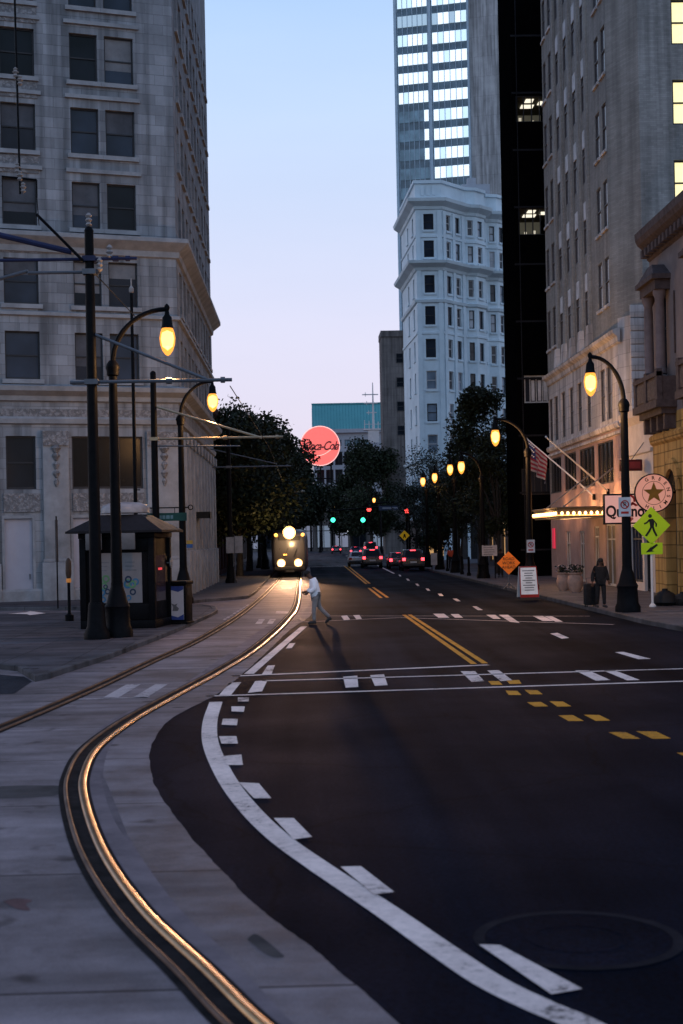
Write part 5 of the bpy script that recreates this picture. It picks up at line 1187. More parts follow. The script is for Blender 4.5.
# flags on the hotel wall
def flagpole(label, foot, tip, flag):
    t = thing('wall_flagpole', label, 'flagpole', foot); f = Vector(tip)-Vector(foot)
    q = MB(); q.tube([(0, 0, 0), f], [.05, .03]); q.lathe([(.01, -.06), (.06, 0), (.01, .06)], tuple(f), 8); q.build('pole', m_white, t)
    q = MB(); q.bx(-.12, .0, -.1, .1, -.15, .15); q.build('wall_bracket', m_iron, t)
    if flag:
        g = MB(); g2 = MB(); n_, m_ = 26, 12
        Pt = lambda i, j: f*(1-.3*i/n_) + Vector((.10*math.sin(i*.55+j*.22)*(j/m_), .16*math.sin(i*.7+j*.3)*(j/m_)+.12*j/m_, -1.45*j/m_ + .0*i))+Vector((0, 0, -.03))
        vs = [Pt(i, j) for i in range(n_+1) for j in range(m_+1)]
        me = MB(); me.add(vs, [(i*(m_+1)+j, (i+1)*(m_+1)+j, (i+1)*(m_+1)+j+1, i*(m_+1)+j+1) for i in range(n_) for j in range(m_)])
        me.m = [(2 if (i < 11 and j < 6) else (0 if i*0+j % 2 == 0 else 1)) for i in range(n_) for j in range(m_)]
        me.build('flag', [M('flag_red', (.16, .015, .03), .8), M('flag_white', (.19, .18, .2), .8), M('flag_blue', (.02, .03, .12), .8)], t, smooth=True, rec=False)
        st_ = MB()
        for i in range(1, 10, 2):
            for j in (1, 3, 5):
                c = Pt(i, j); st_.bx(c.x-.03, c.x+.03, c.y-.075, c.y+.075, c.z-.03, c.z+.03)
        st_.build('stars', m_white, t)
f1 = onu(595, 497, U-.02); tip1 = onv(527, 437, f1.y+3.5)
def tipat(px, py, foot, L=5.6):
    best = None
    for i in range(-400, 800):
        v = foot.y+i*.01
        p = onv(px, py, v); d = abs((p-foot).length-L)
        if p.x < U-.5 and (best is None or d < best[0]): best = (d, p)
    return best[1]
flagpole('angled wall pole flying the striped flag with blue canton', tuple(f1), tuple(tipat(527, 439, f1, 5.4)), True)
f2 = onu(609, 492, U-.02)
flagpole('bare angled wall pole nearer the shop sign', tuple(f2), tuple(tipat(546, 437, f2, 5.0)), False)

# dark bags at the foot of the tan wall
bg_ = gnd(668, 606, .14)
for i, (dx, dy, s, lb) in enumerate(((0, .3, 1., 'large slumped black bag at the foot of the tan wall'), (.55, .1, .8, 'smaller black bag at the right of the large one'))):
    q = MB(); rings = []
    for k_, (r, z) in enumerate(((.26, 0), (.36, .12), (.34, .3), (.24, .45), (.08, .54), (.10, .6))):
        rings.append([((r+rnd(-.05, .05))*math.cos(a*math.pi/7)*1.2*s, (r+rnd(-.05, .05))*math.sin(a*math.pi/7)*s, z*s) for a in range(14)])
    q.loft(rings); o = q.build('bag', m_black, smooth=True); o.location = (bg_.x+dx, bg_.y+dy, .14); tag(o, lb, 'bag', 'black bags on the right pavement')

# notice boards and posts down the right pavement
def board(name, label, px0, px1, py0, py1, v, mat, lines=True, rz=0):
    a, b = onv(px0, py1, v), onv(px1, py0, v); t = thing(name, label, 'sign', ((a.x+b.x)/2, v, .14)); w_ = (b.x-a.x)/2
    q = MB(); q.bx(-w_, w_, -.03, .0, a.z-.14, b.z-.14); o = q.build('board', mat, t)
    q = MB(); q.tube([(-w_*.7, .03, 0), (-w_*.7, .03, b.z-.14)], .03); q.tube([(w_*.7, .03, 0), (w_*.7, .03, b.z-.14)], .03); q.build('posts', m_iron, t)
    if lines:
        q = MB(); n_ = 5
        for i in range(n_): z = lerp(a.z, b.z, (i+.6)/n_)-.14; q.bx(-w_*.8, w_*rnd(.2, .8), -.036, -.031, z, z+(b.z-a.z)*.08)
        q.build('text_lines', m_ringd, o)
board('notice_board', 'white notice board standing by the first distant lamp on the right', 482, 497, 545, 556, 86., M('notice_white', (.4, .38, .38), .6))
board('notice_board', 'small pale upright board beside the orange jacketed walker', 431, 437, 553, 565, 112., M('pale_board', (.36, .34, .36), .6), False)
for i, (x, y, h_, lb) in enumerate(((10.7, 93, 1.1, 'short black bollard left of the notice board'), (10.7, 97, 1.1, 'second short black bollard further up the kerb'), (10.7, 107, 1.1, 'farthest short black bollard on the right kerb'))):
    t = thing('bollard', lb, 'bollard', (x, y, .14), 0, 'black bollards along the right kerb'); q = MB(); q.lathe([(.14, 0), (.14, .15), (.08, .25), (.075, h_), (.1, h_+.05), (.06, h_+.14), (.01, h_+.17)], n=12); q.build('post', m_iron, t, smooth=True)

# wall lantern by the low shops
wl_ = onu(508.5, 524, 16.45)
t = thing('wall_lantern', 'white globe lantern glowing on the low shop wall behind the right lamps', 'lantern', tuple(wl_)); q = MB(); q.lathe([(.01, -.28), (.2, -.2), (.28, 0), (.2, .2), (.01, .28)], (-.35, 0, 0), 12); q.build('globe', E('lantern_glow', (1., .72, .45), 3.), t, smooth=True); q = MB(); q.tube([(0, 0, -.3), (-.35, 0, -.3)], .04); q.lathe([(.1, -.32), (.12, -.24)], (-.35, 0, 0), 8); q.build('bracket', m_iron, t)

# ---------------------------------------------------------------- signals at the far crossing
def head(label, x, y, z, on, rx=0.):
    t = thing('traffic_signal', label, 'traffic light', (x, y, z), 0, 'traffic lights at the far crossing')
    q = MB(); q.bx(-.2, .2, -.01, .25, -.6, .6); q.build('housing', m_signal, t, bevel=.03)
    for k_, zz in (('red', .38), ('amber', 0), ('green', -.38)):
        q = MB(); r = .24 if k_ == on else .13; q.lathe([(.01, -.05), (r*.8, -.04), (r, 0), (r, .02)], (0, -.02, zz), 14, axis='y', caps=False); o = q.build('lens', {'red': m_red_l, 'green': m_green_l}[on] if k_ == on else m_black, t)
        q = MB(); q.lathe([(.15, -.22), (.15, -.012), (.165, -.012), (.165, -.22)], (0, 0, zz), 12, axis='y', caps=False); q.build('visor', m_signal, o)
    return t
vS = 152.
P1, P2, P3, P4 = onv(333, 520, vS), onv(363, 520, vS), onv(369, 509.5, vS+3), onv(407, 511, 140.)
t = thing('signal_mast', 'dark signal mast with a long arm reaching over the far crossing', 'pole', (11.2, vS+.4, .14))
q = MB(); q.tube([(0, 0, 0), (0, 0, 7.2)], [.16, .12]); q.build('pole', m_iron, t); q = MB(); za = P1.z+.85; q.tube([(0, 0, za+.5), (P1.x-11.2-.6, 0, za)], [.1, .06]); q.build('arm', m_iron, t)
head('left green traffic light hung over the far crossing', P1.x, vS, P1.z+.38, 'green'); head('right green traffic light hung over the far crossing', P2.x, vS, P2.z+.38, 'green')
t = thing('signal_mast', 'dark signal mast behind the first one carrying a red light', 'pole', (11.3, vS+3.4, .14)); q = MB(); q.tube([(0, 0, 0), (0, 0, 7.6)], .14); q.build('pole', m_iron, t); q = MB(); q.tube([(0, 0, P3.z+.7), (P3.x-11.5, 0, P3.z+.5)], .08); q.build('arm', m_iron, t)
head('red traffic light hung above the middle of the far crossing', P3.x, vS+3, P3.z-.38, 'red')
t = thing('signal_mast', 'short signal pole on the right kerb with a red light and yellow sign', 'pole', (P4.x, 140.4, .14)); q = MB(); q.tube([(0, 0, 0), (0, 0, P4.z+.6)], .12); q.build('pole', m_iron, t)
head('red traffic light on the right hand kerb pole of the far crossing', P4.x, 140, P4.z-.38, 'red')
t = thing('street_name_sign', 'blue grey hanging street name plate by the far traffic lights', 'street sign', tuple(onv(390, 508, 146.))); q = MB(); q.bx(-1.15, 1.15, -.03, .0, -.22, .22); q.build('plate', M('blue_grey_plate', (.04, .055, .10), .5), t); q = MB(); q.bx(-.8, .8, -.036, -.031, -.07, .07); q.build('text_lines', M('plate_white', (.3, .3, .34), .5), t); q = MB(); q.tube([(-1.1, 0, .25), (1.9, 0, .5)], .05); q.build('bracket', m_iron, t)
p = onv(404.5, 535.5, 138.)
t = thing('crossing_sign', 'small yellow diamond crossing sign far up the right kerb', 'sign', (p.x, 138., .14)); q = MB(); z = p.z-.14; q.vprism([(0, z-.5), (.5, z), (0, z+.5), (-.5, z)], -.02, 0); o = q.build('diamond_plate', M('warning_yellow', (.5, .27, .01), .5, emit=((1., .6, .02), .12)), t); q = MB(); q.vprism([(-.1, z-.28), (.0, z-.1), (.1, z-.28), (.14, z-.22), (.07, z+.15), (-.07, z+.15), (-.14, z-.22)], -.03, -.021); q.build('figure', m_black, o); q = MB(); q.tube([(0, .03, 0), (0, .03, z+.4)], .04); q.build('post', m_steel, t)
# amber signal backs under the left arm
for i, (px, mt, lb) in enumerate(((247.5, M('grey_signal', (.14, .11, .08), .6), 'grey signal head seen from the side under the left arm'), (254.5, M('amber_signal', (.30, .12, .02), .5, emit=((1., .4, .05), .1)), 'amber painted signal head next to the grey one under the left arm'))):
    p = onv(px, 491, v4-.5); t = thing('traffic_signal', lb, 'traffic light', tuple(p)); q = MB(); q.bx(-.28, .28, -.25, .25, -.75, .75); q.build('housing', mt, t, bevel=.06)
    q = MB()
    for z in (-.45, 0, .45): q.lathe([(.17, -.25), (.17, 0), (.2, 0), (.2, -.25)], (0, -.251, z), 12, axis='y', caps=False)
    q.tube([(0, 0, .75), (0, 0, 1.9)], .06); q.build('visors', mt, t)

# ---------------------------------------------------------------- streetcar
tr = thing('streetcar', 'oncoming streetcar with three dazzling headlamps on the left track', 'streetcar', (-1.13, 103., 0))
def ring(y, w, z0, z1, p=4., n=28):
    out = []
    for i in range(n):
        a = 2*math.pi*i/n; c, s = math.cos(a), math.sin(a)
        out.append((w/2*math.copysign(abs(c)**(2/p), c), y, (z0+z1)/2+(z1-z0)/2*math.copysign(abs(s)**(2/p), s)))
    return out
m_tram = M('streetcar_paint', (.05, .048, .055), .3, var=.1, spec=.5)
q = MB(); q.loft([ring(.02, 2.1, .55, 2.9, 4), ring(.12, 2.35, .45, 3.15, 4.5), ring(.45, 2.55, .38, 3.35, 5), ring(1.2, 2.65, .35, 3.5, 6), ring(23., 2.65, .35, 3.5, 6), ring(23.8, 2.4, .45, 3.2, 5)]); q.build('body', m_tram, tr, smooth=True)
q = MB(); q.loft([[(x*.98, -.04+.10*abs(x)**2, z) for x, z in ((-.98, 1.5), (.98, 1.5), (1.02, 2.62), (-1.02, 2.62))], [(x*.98, .3, z) for x, z in ((-1.0, 1.5), (1.0, 1.5), (1.04, 2.62), (-1.04, 2.62))]]); ws = q.build('windshield', M('tram_glass', (.008, .009, .012), .12, spec=.35, emit=((1., .7, .4), .012)), tr)
for x in (-.35, .3):
    q = MB(); q.tube([(x, -.075, 1.52), (x+.25, -.075, 2.15)], .018, 6); q.build('wiper', m_black, ws)
q = MB(); q.bx(-.75, .75, -.06, .2, 2.7, 2.98); o = q.build('destination_sign', m_black, tr)
q = MB(); q.bx(-1.1, 1.1, -.10, .3, .55, .82); q.bx(-.35, .35, -.25, .3, .38, .53); q.build('bumper', M('tram_bumper', (.03, .03, .032), .45), tr, bevel=.05)
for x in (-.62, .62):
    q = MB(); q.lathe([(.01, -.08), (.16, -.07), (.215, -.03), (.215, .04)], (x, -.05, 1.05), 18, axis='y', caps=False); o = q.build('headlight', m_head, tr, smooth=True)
    q = MB(); q.lathe([(.217, -.06), (.31, -.04), (.31, .08), (.217, .08)], (x, -.04, 1.05), 18, axis='y', caps=False); q.build('lamp_ring', E('painted_glare_ring', (1., .6, .25), 1.1), o)  # glowing ring imitates the headlight's glare; it is no lamp itself
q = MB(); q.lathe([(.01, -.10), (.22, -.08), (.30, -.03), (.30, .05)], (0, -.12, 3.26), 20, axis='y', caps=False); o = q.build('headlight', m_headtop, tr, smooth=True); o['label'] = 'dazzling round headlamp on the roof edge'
q = MB(); q.lathe([(.305, -.06), (.36, -.04), (.36, .5), (.305, .5)], (0, -.10, 3.26), 20, axis='y', caps=False); q.build('lamp_ring', m_iron, o)
q = MB(); q.lathe([(.302, -.075), (.46, -.045), (.46, -.01), (.302, -.02)], (0, -.10, 3.26), 24, axis='y', caps=False); q.build('glare_ring', E('painted_roof_glare', (1., .62, .25), 1.6), o)  # added glowing ring that widens the roof headlamp's glare
for x in (-.97, .97):
    q = MB(); q.lathe([(.01, -.06), (.11, -.05), (.13, 0), (.13, .2)], (x, .02, 3.1), 12, axis='y', caps=False); q.build('marker_light', m_amber, tr, smooth=True)
q = MB(); q.bx(-.45, -.2, -.07, -.05, 1.62, 1.72); q.build('cab_light', m_amber, tr)
for s in (-1, 1):
    for i in range(8):
        y = 1.7+i*2.65
        q = MB(); q.bx(s*1.326-.008, s*1.326+.008, y, y+(1.1 if i % 3 == 1 else 2.2), .6 if i % 3 == 1 else 1.5, 2.75); q.build('door' if i % 3 == 1 else 'side_window', m_glass, tr)
for y in (3.2, 5., 11, 13, 18.5, 20.5):
    q = MB()
    for s in (-.73, .73): q.lathe([(.1, -.06), (.32, -.06), (.34, 0), (.32, .06), (.1, .06)], (s, y, .345), 20, axis='x')
    q.tube([(-.73, y, .345), (.73, y, .345)], .07); q.build('wheel_set', m_steel, tr)
q = MB(); q.bx(-.9, .9, 3, 7, 3.5, 3.75); q.tube([(-.5, 6, 3.75), (-.3, 8.4, 5.0), (-.3, 6.6, 6.5)], .04); q.tube([(.5, 6, 3.75), (.3, 8.4, 5.0), (.3, 6.6, 6.5)], .04); q.tube([(-.9, 6.6, 6.45), (-.6, 6.6, 6.6), (.6, 6.6, 6.6), (.9, 6.6, 6.45)], .03); q.build('pantograph', m_iron, tr)
for x in (-.62, .62): spot((-1.13+x, 102.7, 1.08), (-.9+x*.5, 86, 0), 5000, 14, (1., .52, .28), .15, 1.)
point((-1.13, 101.7, 2.7), 420, (1., .62, .28), .2)  # fill light without a fixture, added to brighten the streetcar front
spot((-1.13, 102.5, 3.26), (-.4, 76, 0), 16000, 19, (1., .52, .28), .22, 1.)

# ---------------------------------------------------------------- cars, seen from behind
def car(label, x, y, rz, body_c, kind='suv', lit=True, group='cars ahead on the right of the street'):
    t = thing('car', label, 'car', (x, y, 0.004), rz, group)
    H_, W_, L_, belt = {'suv': (1.75, 1.9, 4.7, 1.02), 'sedan': (1.46, 1.84, 4.7, .95), 'van': (2.25, 2.0, 5.3, 1.2)}[kind]
    paintm = M('car_paint', body_c, .28, metal=.2, var=.06, spec=.6)
    # rear bumper at y = 0, bonnet at y = L
    def rg(y, w, z0, zb, tuck=.9): return [(-w/2*tuck, y, z0), (w/2*tuck, y, z0), (w/2, y, z0+.22), (w/2, y, zb-.14), (w/2*.95, y, zb), (-w/2*.95, y, zb), (-w/2, y, zb-.14), (-w/2, y, z0+.22)]
    q = MB(); q.loft([rg(.0, W_*.9, .42, belt-.06), rg(.12, W_*.98, .32, belt), rg(1., W_, .26, belt), rg(L_-1.5, W_, .26, belt), rg(L_-.5, W_*.97, .3, belt-.16), rg(L_-.05, W_*.86, .4, belt-.3)]); q.build('body', paintm, t, smooth=True)
    y0, y1 = {'suv': (.12, L_-1.3), 'sedan': (.75, L_-1.35), 'van': (.06, L_-.9)}[kind]
    y0t, y1t = {'suv': (.55, L_-2.2), 'sedan': (1.5, L_-2.25), 'van': (.2, L_-1.7)}[kind]
    wb, wt = W_*.46, W_*.37
    b = [(-wb, y0, belt-.01), (wb, y0, belt-.01), (wb, y1, belt-.01), (-wb, y1, belt-.01)]; tp_ = [(-wt, y0t, H_), (wt, y0t, H_), (wt, y1t, H_), (-wt, y1t, H_)]
    q = MB(); q.hexa(b+tp_); q.build('roof', paintm, t, bevel=.07)
    V = Vector
    def pane(i, j, nm, m=.1):
        A_, B_, C_, D_ = V(b[i]), V(b[j]), V(tp_[j]), V(tp_[i]); n_ = (B_-A_).cross(D_-A_).normalized()
        P = lambda u_, v_: (A_.lerp(B_, u_)).lerp(D_.lerp(C_, u_), v_)+n_*.012
        q = MB(); q.quad(P(m, .12), P(1-m, .12), P(1-m, .88), P(m, .88)); q.build(nm, m_glass, t)
    pane(0, 1, 'rear_window'); pane(2, 3, 'windshield'); pane(1, 2, 'side_window', .07); pane(3, 0, 'side_window', .07)
    for s in (-1, 1):
        zt = {'suv': .98, 'sedan': .82, 'van': 1.5}[kind]
        q = MB(); q.bx(s*W_*.40-.13, s*W_*.40+.13, -.02, .12, zt-.13, zt+.1); q.build('tail_light', m_tail if lit else m_taildim, t, bevel=.02)
        for yy in (.95, L_-.95):
            q = MB(); q.lathe([(.2, -.1), (.31, -.1), (.34, -.06), (.34, .06), (.31, .1), (.2, .1)], (s*(W_/2-.1), yy, .34), 18, axis='x'); wh = q.build('wheel', m_black, t, smooth=True)
            q = MB(); q.lathe([(.02, 0), (.2, .01), (.2, -.0)], (s*(W_/2+.002), yy, .34), 12, axis='x'); q.build('rim', m_chrome, wh)
        q = MB(); q.bx(s*W_*.5-.02 if s > 0 else -W_*.5-.18, W_*.5+.18 if s > 0 else -W_*.5+.02, L_-1.75, L_-1.6, belt, belt+.16); q.build('mirror', paintm, t, bevel=.03)
    q = MB(); q.bx(-W_*.47, W_*.47, -.08, .1, .4, .62); q.build('bumper', M('bumper_grey', (.04, .04, .042), .5), t, bevel=.04)
    q = MB(); q.bx(-.26, .26, -.02, .02, .66, .8); q.build('number_plate', m_white, t)
    if lit: q = MB(); q.bx(-.22, .22, y0t-.1, y0t-.02, H_-.1, H_-.04); q.build('brake_light', m_tail, t)
    return t
car('dark sport utility car braking in the middle lane nearest the centre line', 6.1, 129, 0, (.03, .03, .033), 'suv')
car('white saloon just ahead and left of the dark braking car', 5.1, 137, 0, (.38, .37, .38), 'sedan', False)
car('black sport utility car stopped by the right kerb with bright brake lamps', 8.75, 115, 0, (.018, .018, .02), 'suv')
car('reddish car waiting ahead of the black one at the right kerb', 8.15, 123, 0, (.14, .03, .03), 'sedan')
car('small distant car far up the street left of the others', 5.9, 268, 0, (.05, .05, .055), 'sedan')
car('dark blue distant car beyond the far crossing', 8., 225, 0, (.03, .04, .08), 'sedan')
car('tall dark van beyond the far crossing with high tail lamps', 9., 195, 0, (.02, .02, .022), 'van')

# ---------------------------------------------------------------- people
def skin_mesh(verts, edges, radii, name, mat, parent, sub=2, root=0, extra=None):
    me = bpy.data.meshes.new(name); me.from_pydata(verts, edges, [])
    o = bpy.data.objects.new(name, me); col.objects.link(o)
    o.modifiers.new('s', 'SKIN'); sv = me.skin_vertices[0].data
    for i, r in enumerate(radii): sv[i].radius = (r, r) if not isinstance(r, tuple) else r
    sv[root].use_root = True
    md = o.modifiers.new('u', 'SUBSURF'); md.levels = sub; md.render_levels = sub
    dg = bpy.context.evaluated_depsgraph_get(); m2 = bpy.data.meshes.new_from_object(o.evaluated_get(dg)); m2.name = name
    bpy.data.objects.remove(o); bpy.data.meshes.remove(me)
    if extra:
        bm = bmesh.new(); bm.from_mesh(m2); b = [bm.verts.new(v) for v in extra.v]
        for f in extra.f: bm.faces.new([b[i] for i in f])
        bm.to_mesh(m2); bm.free()
    m2.materials.clear(); m2.materials.append(mat); m2.shade_smooth()
    q = bpy.data.objects.new(name, m2); col.objects.link(q); q.parent = parent; return q
def person(label, loc, rz, J, top, legs, hair_len='short', skirt=False, scale=1., shoes=None, long_=0., bulk=1.):
    """J: joints in local metres, facing +x, left is +y"""
    t = thing('person', label, 'person', loc, rz); t.scale = (scale,)*3
    V = Vector; K = {k: V(v) for k, v in J.items()}
    names = ['pelvis', 'waist', 'chest', 'neck', 'chin', 'head', 'shL', 'elL', 'wrL', 'shR', 'elR', 'wrR', 'hipL', 'knL', 'anL', 'toL', 'hipR', 'knR', 'anR', 'toR']
    ix = {n: i for i, n in enumerate(names)}
    E_ = [('pelvis', 'waist'), ('waist', 'chest'), ('chest', 'neck'), ('neck', 'chin'), ('chin', 'head'), ('chest', 'shL'), ('shL', 'elL'), ('elL', 'wrL'), ('chest', 'shR'), ('shR', 'elR'), ('elR', 'wrR'),
          ('pelvis', 'hipL'), ('hipL', 'knL'), ('knL', 'anL'), ('anL', 'toL'), ('pelvis', 'hipR'), ('hipR', 'knR'), ('knR', 'anR'), ('anR', 'toR')]
    rad = dict(pelvis=.125, waist=.115, chest=.13, neck=.055, chin=.075, head=.088, shL=.06, elL=.042, wrL=.03, hipL=.085, knL=.055, anL=.04, toL=.032)
    for k in ('sh', 'el', 'wr', 'hip', 'kn', 'an', 'to'): rad[k+'R'] = rad[k+'L']
    vs = [K[n] for n in names]; ex = MB()
    f = (K['head']-K['chin']); fw = V((1, 0, 0)); fw = (fw-f.normalized()*fw.dot(f.normalized())).normalized(); up = f.normalized(); sd_ = up.cross(fw)
    hc = K['chin'].lerp(K['head'], .55)
    nb = hc+fw*.085
    ex.add([nb+up*.03+fw*0, nb-up*.03+fw*.028, nb-up*.035+sd_*.018, nb-up*.035-sd_*.018], [(0, 2, 1), (0, 1, 3), (0, 3, 2), (1, 2, 3)])
    for s in (-1, 1): ex.lathe([(.005, -.012), (.028, -.006), (.03, .004), (.01, .012)], tuple(hc+sd_*s*.085), 8, axis='y')
    for s in 'LR':   # hands: palm plus five separate bent fingers
        w_, e_ = K['wr'+s], K['el'+s]; d = (w_-e_).normalized(); sdv = d.cross(V((1, 0, 0))) if abs(d.x) < .9 else d.cross(V((0, 0, 1))); sdv.normalize(); nn = sdv.cross(d)
        ex.tube([w_-d*.02, w_+d*.03, w_+d*.085], [.028, .038, .034], 8)
        for i in range(4):
            b_ = w_+d*.075+sdv*(.024*(i-1.5)); L_ = (.065, .075, .07, .055)[i]
            ex.tube([b_, b_+d*L_*.55+nn*.008, b_+d*L_*.85+nn*.03, b_+d*L_*.8+nn*.05], [.0105, .0095, .0085, .006], 6)
        b_ = w_+d*.03-sdv*.03; ex.tube([b_, b_-sdv*.03+d*.03+nn*.01, b_-sdv*.03+d*.06+nn*.03], [.013, .011, .008], 6)
    skin_mesh(vs, [(ix[a], ix[b]) for a, b in E_], [rad[n] for n in names], 'body', m_skin, t, 2, 0, ex)
    # jacket
    n2 = ['pelvis', 'waist', 'chest', 'neck', 'shL', 'elL', 'wrL', 'shR', 'elR', 'wrR']; i2 = {n: i for i, n in enumerate(n2)}
    v2_ = [K[n].copy() for n in n2]; v2_[0] = K['pelvis']+V((0, 0, -.04-long_)); v2_[3] = K['neck'].lerp(K['chest'], .35)
    for s in 'LR': v2_[i2['wr'+s]] = K['wr'+s].lerp(K['el'+s], .12)
    r2 = [(.20*bulk, .165*bulk), (.19*bulk, .165*bulk), (.195*bulk, .17*bulk), .095, .105*bulk, .078*bulk, .055*bulk, .105*bulk, .078*bulk, .055*bulk]
    skin_mesh(v2_, [(i2[a], i2[b]) for a, b in E_ if a in i2 and b in i2], r2, 'jacket', top, t)
    n3 = ['pelvis', 'hipL', 'knL', 'anL', 'hipR', 'knR', 'anR']; i3 = {n: i for i, n in enumerate(n3)}
    skin_mesh([K[n] for n in n3], [(i3[a], i3[b]) for a, b in E_ if a in i3 and b in i3], [.15, .11, .08, .062, .11, .08, .062], 'trousers', legs, t)
    for s in 'LR':
        a, b = K['an'+s], K['to'+s]; d = (b-a); d = d.normalized()
        heel = a-V((d.x, d.y, 0)).normalized()*.06+V((0, 0, -.03)); q = MB(); q.tube([heel, a.lerp(b, .3)+V((0, 0, -.02)), b, b+d*.07], [.045, .05, .045, .028], 8); q.build('shoe', shoes or m_sole, t, smooth=True)
    q = MB(); n_ = 12; rings = []
    for k_ in range(7):
        a = math.pi*k_/6*.62; r = .105*math.sin(a)+.002; z = .105*math.cos(a)+.015
        rings.append([tuple(hc+up*(z+.02)+fw*(r*math.cos(b*2*math.pi/n_)*1.02-.016)+sd_*(r*math.sin(b*2*math.pi/n_)*.95)) for b in range(n_)])
    q.loft(rings)
    if hair_len == 'long':
        rings = []
        for k_ in range(6):
            c = hc-fw*.06-up*(.05*k_-.04); rings.append([tuple(c+fw*(.055*math.cos(b*2*math.pi/n_))+sd_*((.11+.008*k_)*math.sin(b*2*math.pi/n_))) for b in range(n_)])
        q.loft(rings)
    q.build('hair', m_hair, t, smooth=True)
    q = MB()
    for s in (-1, 1): q.lathe([(.002, -.004), (.012, 0), (.002, .004)], tuple(hc+fw*.083+sd_*s*.034+up*.018), 6)
    q.lathe([(.002, -.004), (.022, 0), (.002, .004)], tuple(hc+fw*.082-up*.055), 8); q.build('face', m_black, t)
    return t
walk = dict(pelvis=(0, 0, .93), waist=(.03, 0, 1.08), chest=(.07, 0, 1.31), neck=(.13, 0, 1.47), chin=(.22, 0, 1.52), head=(.30, 0, 1.63),
            shL=(.07, .19, 1.39), elL=(.03, .25, 1.12), wrL=(.26, .2, 1.0), shR=(.09, -.19, 1.39), elR=(.1, -.25, 1.12), wrR=(.32, -.18, 1.03),
            hipL=(0, .095, .9), knL=(.07, .1, .49), anL=(.07, .1, .085), toL=(.21, .11, .045), hipR=(0, -.095, .9), knR=(-.12, -.1, .5), anR=(-.43, -.1, .2), toR=(-.33, -.1, .07))
mp_ = gnd(316.5, 624)
person('man in white jacket and grey trousers walking left across the street', (mp_.x, mp_.y, .006), math.pi, walk, m_cloth_white, m_cloth_grey, long_=.12, bulk=1.14)
stand = dict(pelvis=(0, 0, .92), waist=(.01, 0, 1.07), chest=(.01, 0, 1.29), neck=(.02, 0, 1.45), chin=(.04, 0, 1.52), head=(.055, 0, 1.64),
             shL=(0, .17, 1.37), elL=(-.02, .24, 1.1), wrL=(.06, .27, .9), shR=(0, -.17, 1.37), elR=(-.05, -.26, 1.1), wrR=(.02, -.30, .86),
             hipL=(0, .09, .9), knL=(.06, .1, .49), anL=(.08, .1, .085), toL=(.22, .12, .045), hipR=(0, -.09, .9), knR=(-.02, -.1, .49), anR=(-.1, -.1, .09), toR=(.03, -.12, .045))
wp = gnd(601, 607.5, .14)
person('woman in black coat with long dark hair pulling a suitcase on the right pavement', (wp.x, wp.y, .145), R(-85), stand, m_cloth_black, m_cloth_black, 'long', long_=.15)
sp_ = gnd(590.5, 607, .14)
t = thing('suitcase', 'black upright wheeled suitcase pulled by the woman in black', 'suitcase', (sp_.x, sp_.y, .14), R(8))
q = MB(); q.bx(-.22, .22, -.14, .14, .07, .82); q.build('shell', m_cloth_black, t, bevel=.05)
q = MB(); q.tube([(-.1, .08, .8), (-.1, .08, 1.02), (.1, .08, 1.02), (.1, .08, .8)], .012); q.build('handle', m_steel, t)
for x in (-.16, .16):
    for y in (-.1, .1): q = MB(); q.lathe([(.012, -.015), (.035, -.015), (.035, .015), (.012, .015)], (x, y, .035), 10, axis='x'); q.build('wheel', m_black, t)
person('walker in an orange jacket far up the right pavement', (11.5, 112, .145), R(95), {**walk, 'anR': (-.25, -.1, .12), 'knR': (-.06, -.1, .5), 'toR': (-.13, -.1, .05)}, m_cloth_orange, m_cloth_black, scale=1.03)
person('dark clothed pedestrian standing behind the orange work sign', (12.1, 88, .145), R(-100), stand, m_cloth_black, m_cloth_black, scale=1.05)

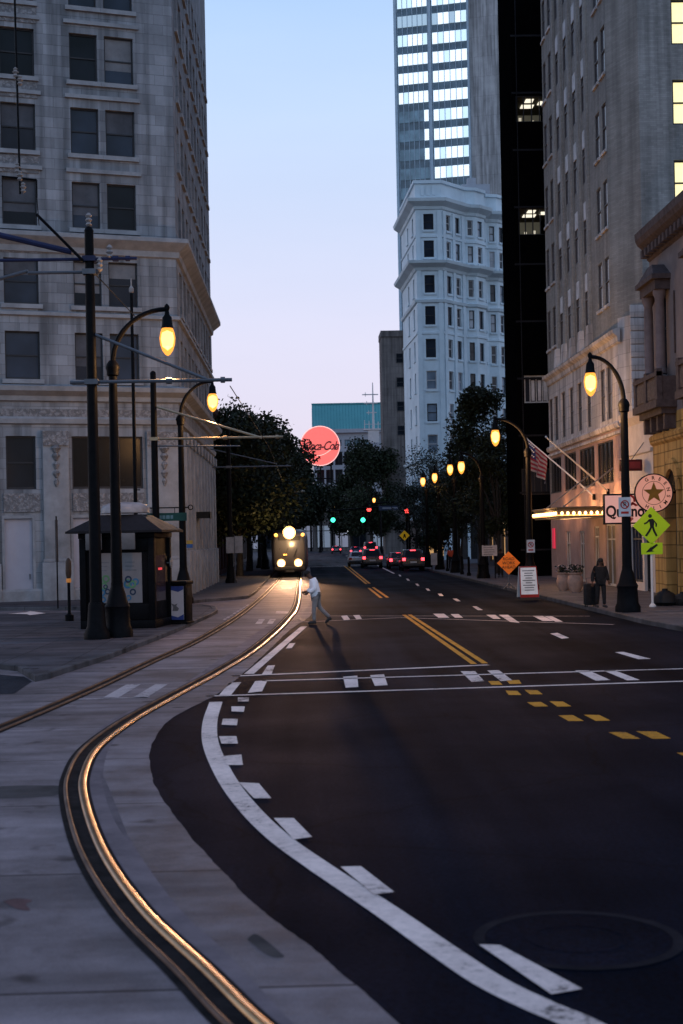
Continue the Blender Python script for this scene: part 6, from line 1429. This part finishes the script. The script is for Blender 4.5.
# ---------------------------------------------------------------- trees
def tree(label, x, y, h, rx, z0, n, leaf=.3, mats=None, tr_=.16, clumps=26, group='street trees', dens=.9, lean=(0, 0), ry=None):
    t = thing('street_tree', label, 'tree', (x, y, .1), 0, group); ry = ry or rx
    q = MB(); top = Vector((lean[0]*.5, lean[1]*.5, z0+(h-z0)*.55))
    q.tube([(0, 0, 0), (rnd(-.1, .1), rnd(-.1, .1), z0*.5), (rnd(-.2, .2), rnd(-.2, .2), z0), top], [tr_*1.3, tr_, tr_*.85, tr_*.3], 8)
    cl = []
    for i in range(clumps):
        while True:
            p = Vector((rnd(-1, 1), rnd(-1, 1), rnd(-1, 1)))
            if .15 < p.length < 1: break
        p = p.normalized()*(p.length**.5)
        zz = z0+(h-z0)*(.5+.5*p.z); sq = 1-.25*max(0, p.z)
        cl.append(Vector((p.x*rx*sq+lean[0], p.y*ry*sq+lean[1], zz)))
    for c in random.sample(cl, min(len(cl), 14)):
        b = Vector((0, 0, lerp(z0*.75, z0+.3*(h-z0), random.random()))); m_ = b.lerp(c, .5)+Vector((rnd(-.3, .3), rnd(-.3, .3), rnd(0, .4)))
        q.tube([b, m_, c], [tr_*.45, tr_*.25, tr_*.08], 5)
    q.build('trunk', m_bark, t, smooth=True)
    leaf *= .74; n = int(n*1.6)
    L_ = MB(); per = n//clumps
    for c in cl:
        s = rnd(.75, 1.25)*min(rx, (h-z0)*.5)*.40; mi = 1 if random.random() < .25 else 0
        for i in range(int(per*rnd(.6, 1.3))):
            d = Vector((random.gauss(0, 1), random.gauss(0, 1), random.gauss(0, .8)))*s*.6
            d = d if d.length < 1.15*s else d*(1.15*s/d.length*random.random()); p = c+d; a = Vector((rnd(-1, 1), rnd(-1, 1), rnd(-.7, .7))).normalized()*leaf*rnd(.5, 1.1); w_ = a.cross(Vector((rnd(-1, 1), rnd(-1, 1), rnd(-1, 1))))
            if w_.length < .01: continue
            w_ = w_.normalized()*leaf*.32
            L_.quad(p-a*.5, p+w_-a*.08, p+a*.5, p-w_-a*.08, mi)
    L_.build('crown', mats or [m_leaf, m_leaf2], t, rec=False)
    return t
dk = [m_leaf, m_leaf]
tree('big dark leafy tree hiding the end of the stone building', -4.9, 106, 12.4, 4.3, 3.2, 15000, .5, dk, .22, 46)
tree('tall dark tree behind the first one on the left pavement', -4.8, 122, 14.0, 4.3, 3.6, 15000, .55, dk, .24, 46)
tree('broad dark tree leaning over the streetcar', -4.2, 146, 14.5, 5.5, 4.2, 14000, .6, dk, .25, 46)
tree('low spreading dark tree whose boughs meet the round red sign', -3.6, 172, 10.9, 5.9, 4.2, 12000, .65, dk, .25, 40, lean=(.2, 0))
tree('distant left tree closing the row behind the streetcar', -3.4, 208, 10.6, 6., 4.4, 9000, .75, dk, .25, 30)
tree('dense round dark tree below the teal roof', 11.0, 236, 18.8, 4.7, 3.5, 15000, .7, dk, .3, 44)
tree('smaller dark tree left of the dense round one', 8.6, 262, 14.5, 4.4, 3.5, 11000, .75, dk, .3, 36)
tree('thin see-through tree in front of the white flatiron', 11.4, 137, 11.2, 2.9, 4.2, 1500, .34, [m_leaf2, m_leaf], .12, 34)
tree('sparse young tree at the corner beside the flatiron foot', 12.4, 146, 12., 3., 4., 1300, .34, [m_leaf2, m_leaf], .12, 30)
tree('small dark street tree under the third distant lamp', 12.4, 112, 7.6, 1.9, 2.6, 2600, .28, dk, .1, 22)
tree('small dark street tree under the second distant lamp', 12.6, 102, 7.2, 1.9, 2.4, 2600, .28, dk, .1, 22)
tree('tall dark tree against the black building', 13.9, 109.5, 13.8, 2.6, 3.5, 9000, .42, dk, .18, 36)
tree('dark leafy tree in front of the black building foot', 13.2, 97, 9.6, 2.2, 2.4, 8000, .36, dk, .15, 32)
tree('wispy tree rising above the distant lamps by the flatiron', 13.4, 124, 11.4, 2.7, 4.4, 1600, .32, [m_leaf2, m_leaf], .12, 30)
tree('low bushy dark tree before the flatiron shop front', 12.8, 133, 8.4, 2.4, 1.6, 6000, .42, dk, .12, 28)
tree('low dark tree by the far crossing sign', 12.0, 152, 8.0, 2.3, 1.6, 5000, .45, dk, .12, 26)
street_lamp('tiny distant lamp glowing left of the green traffic lights', 3.2, 300, 0, 9., .9, math.pi, 0)
street_lamp('tiny distant lamp glowing right of the green traffic lights', 7.6, 312, 0, 10.5, .9, math.pi, 0)
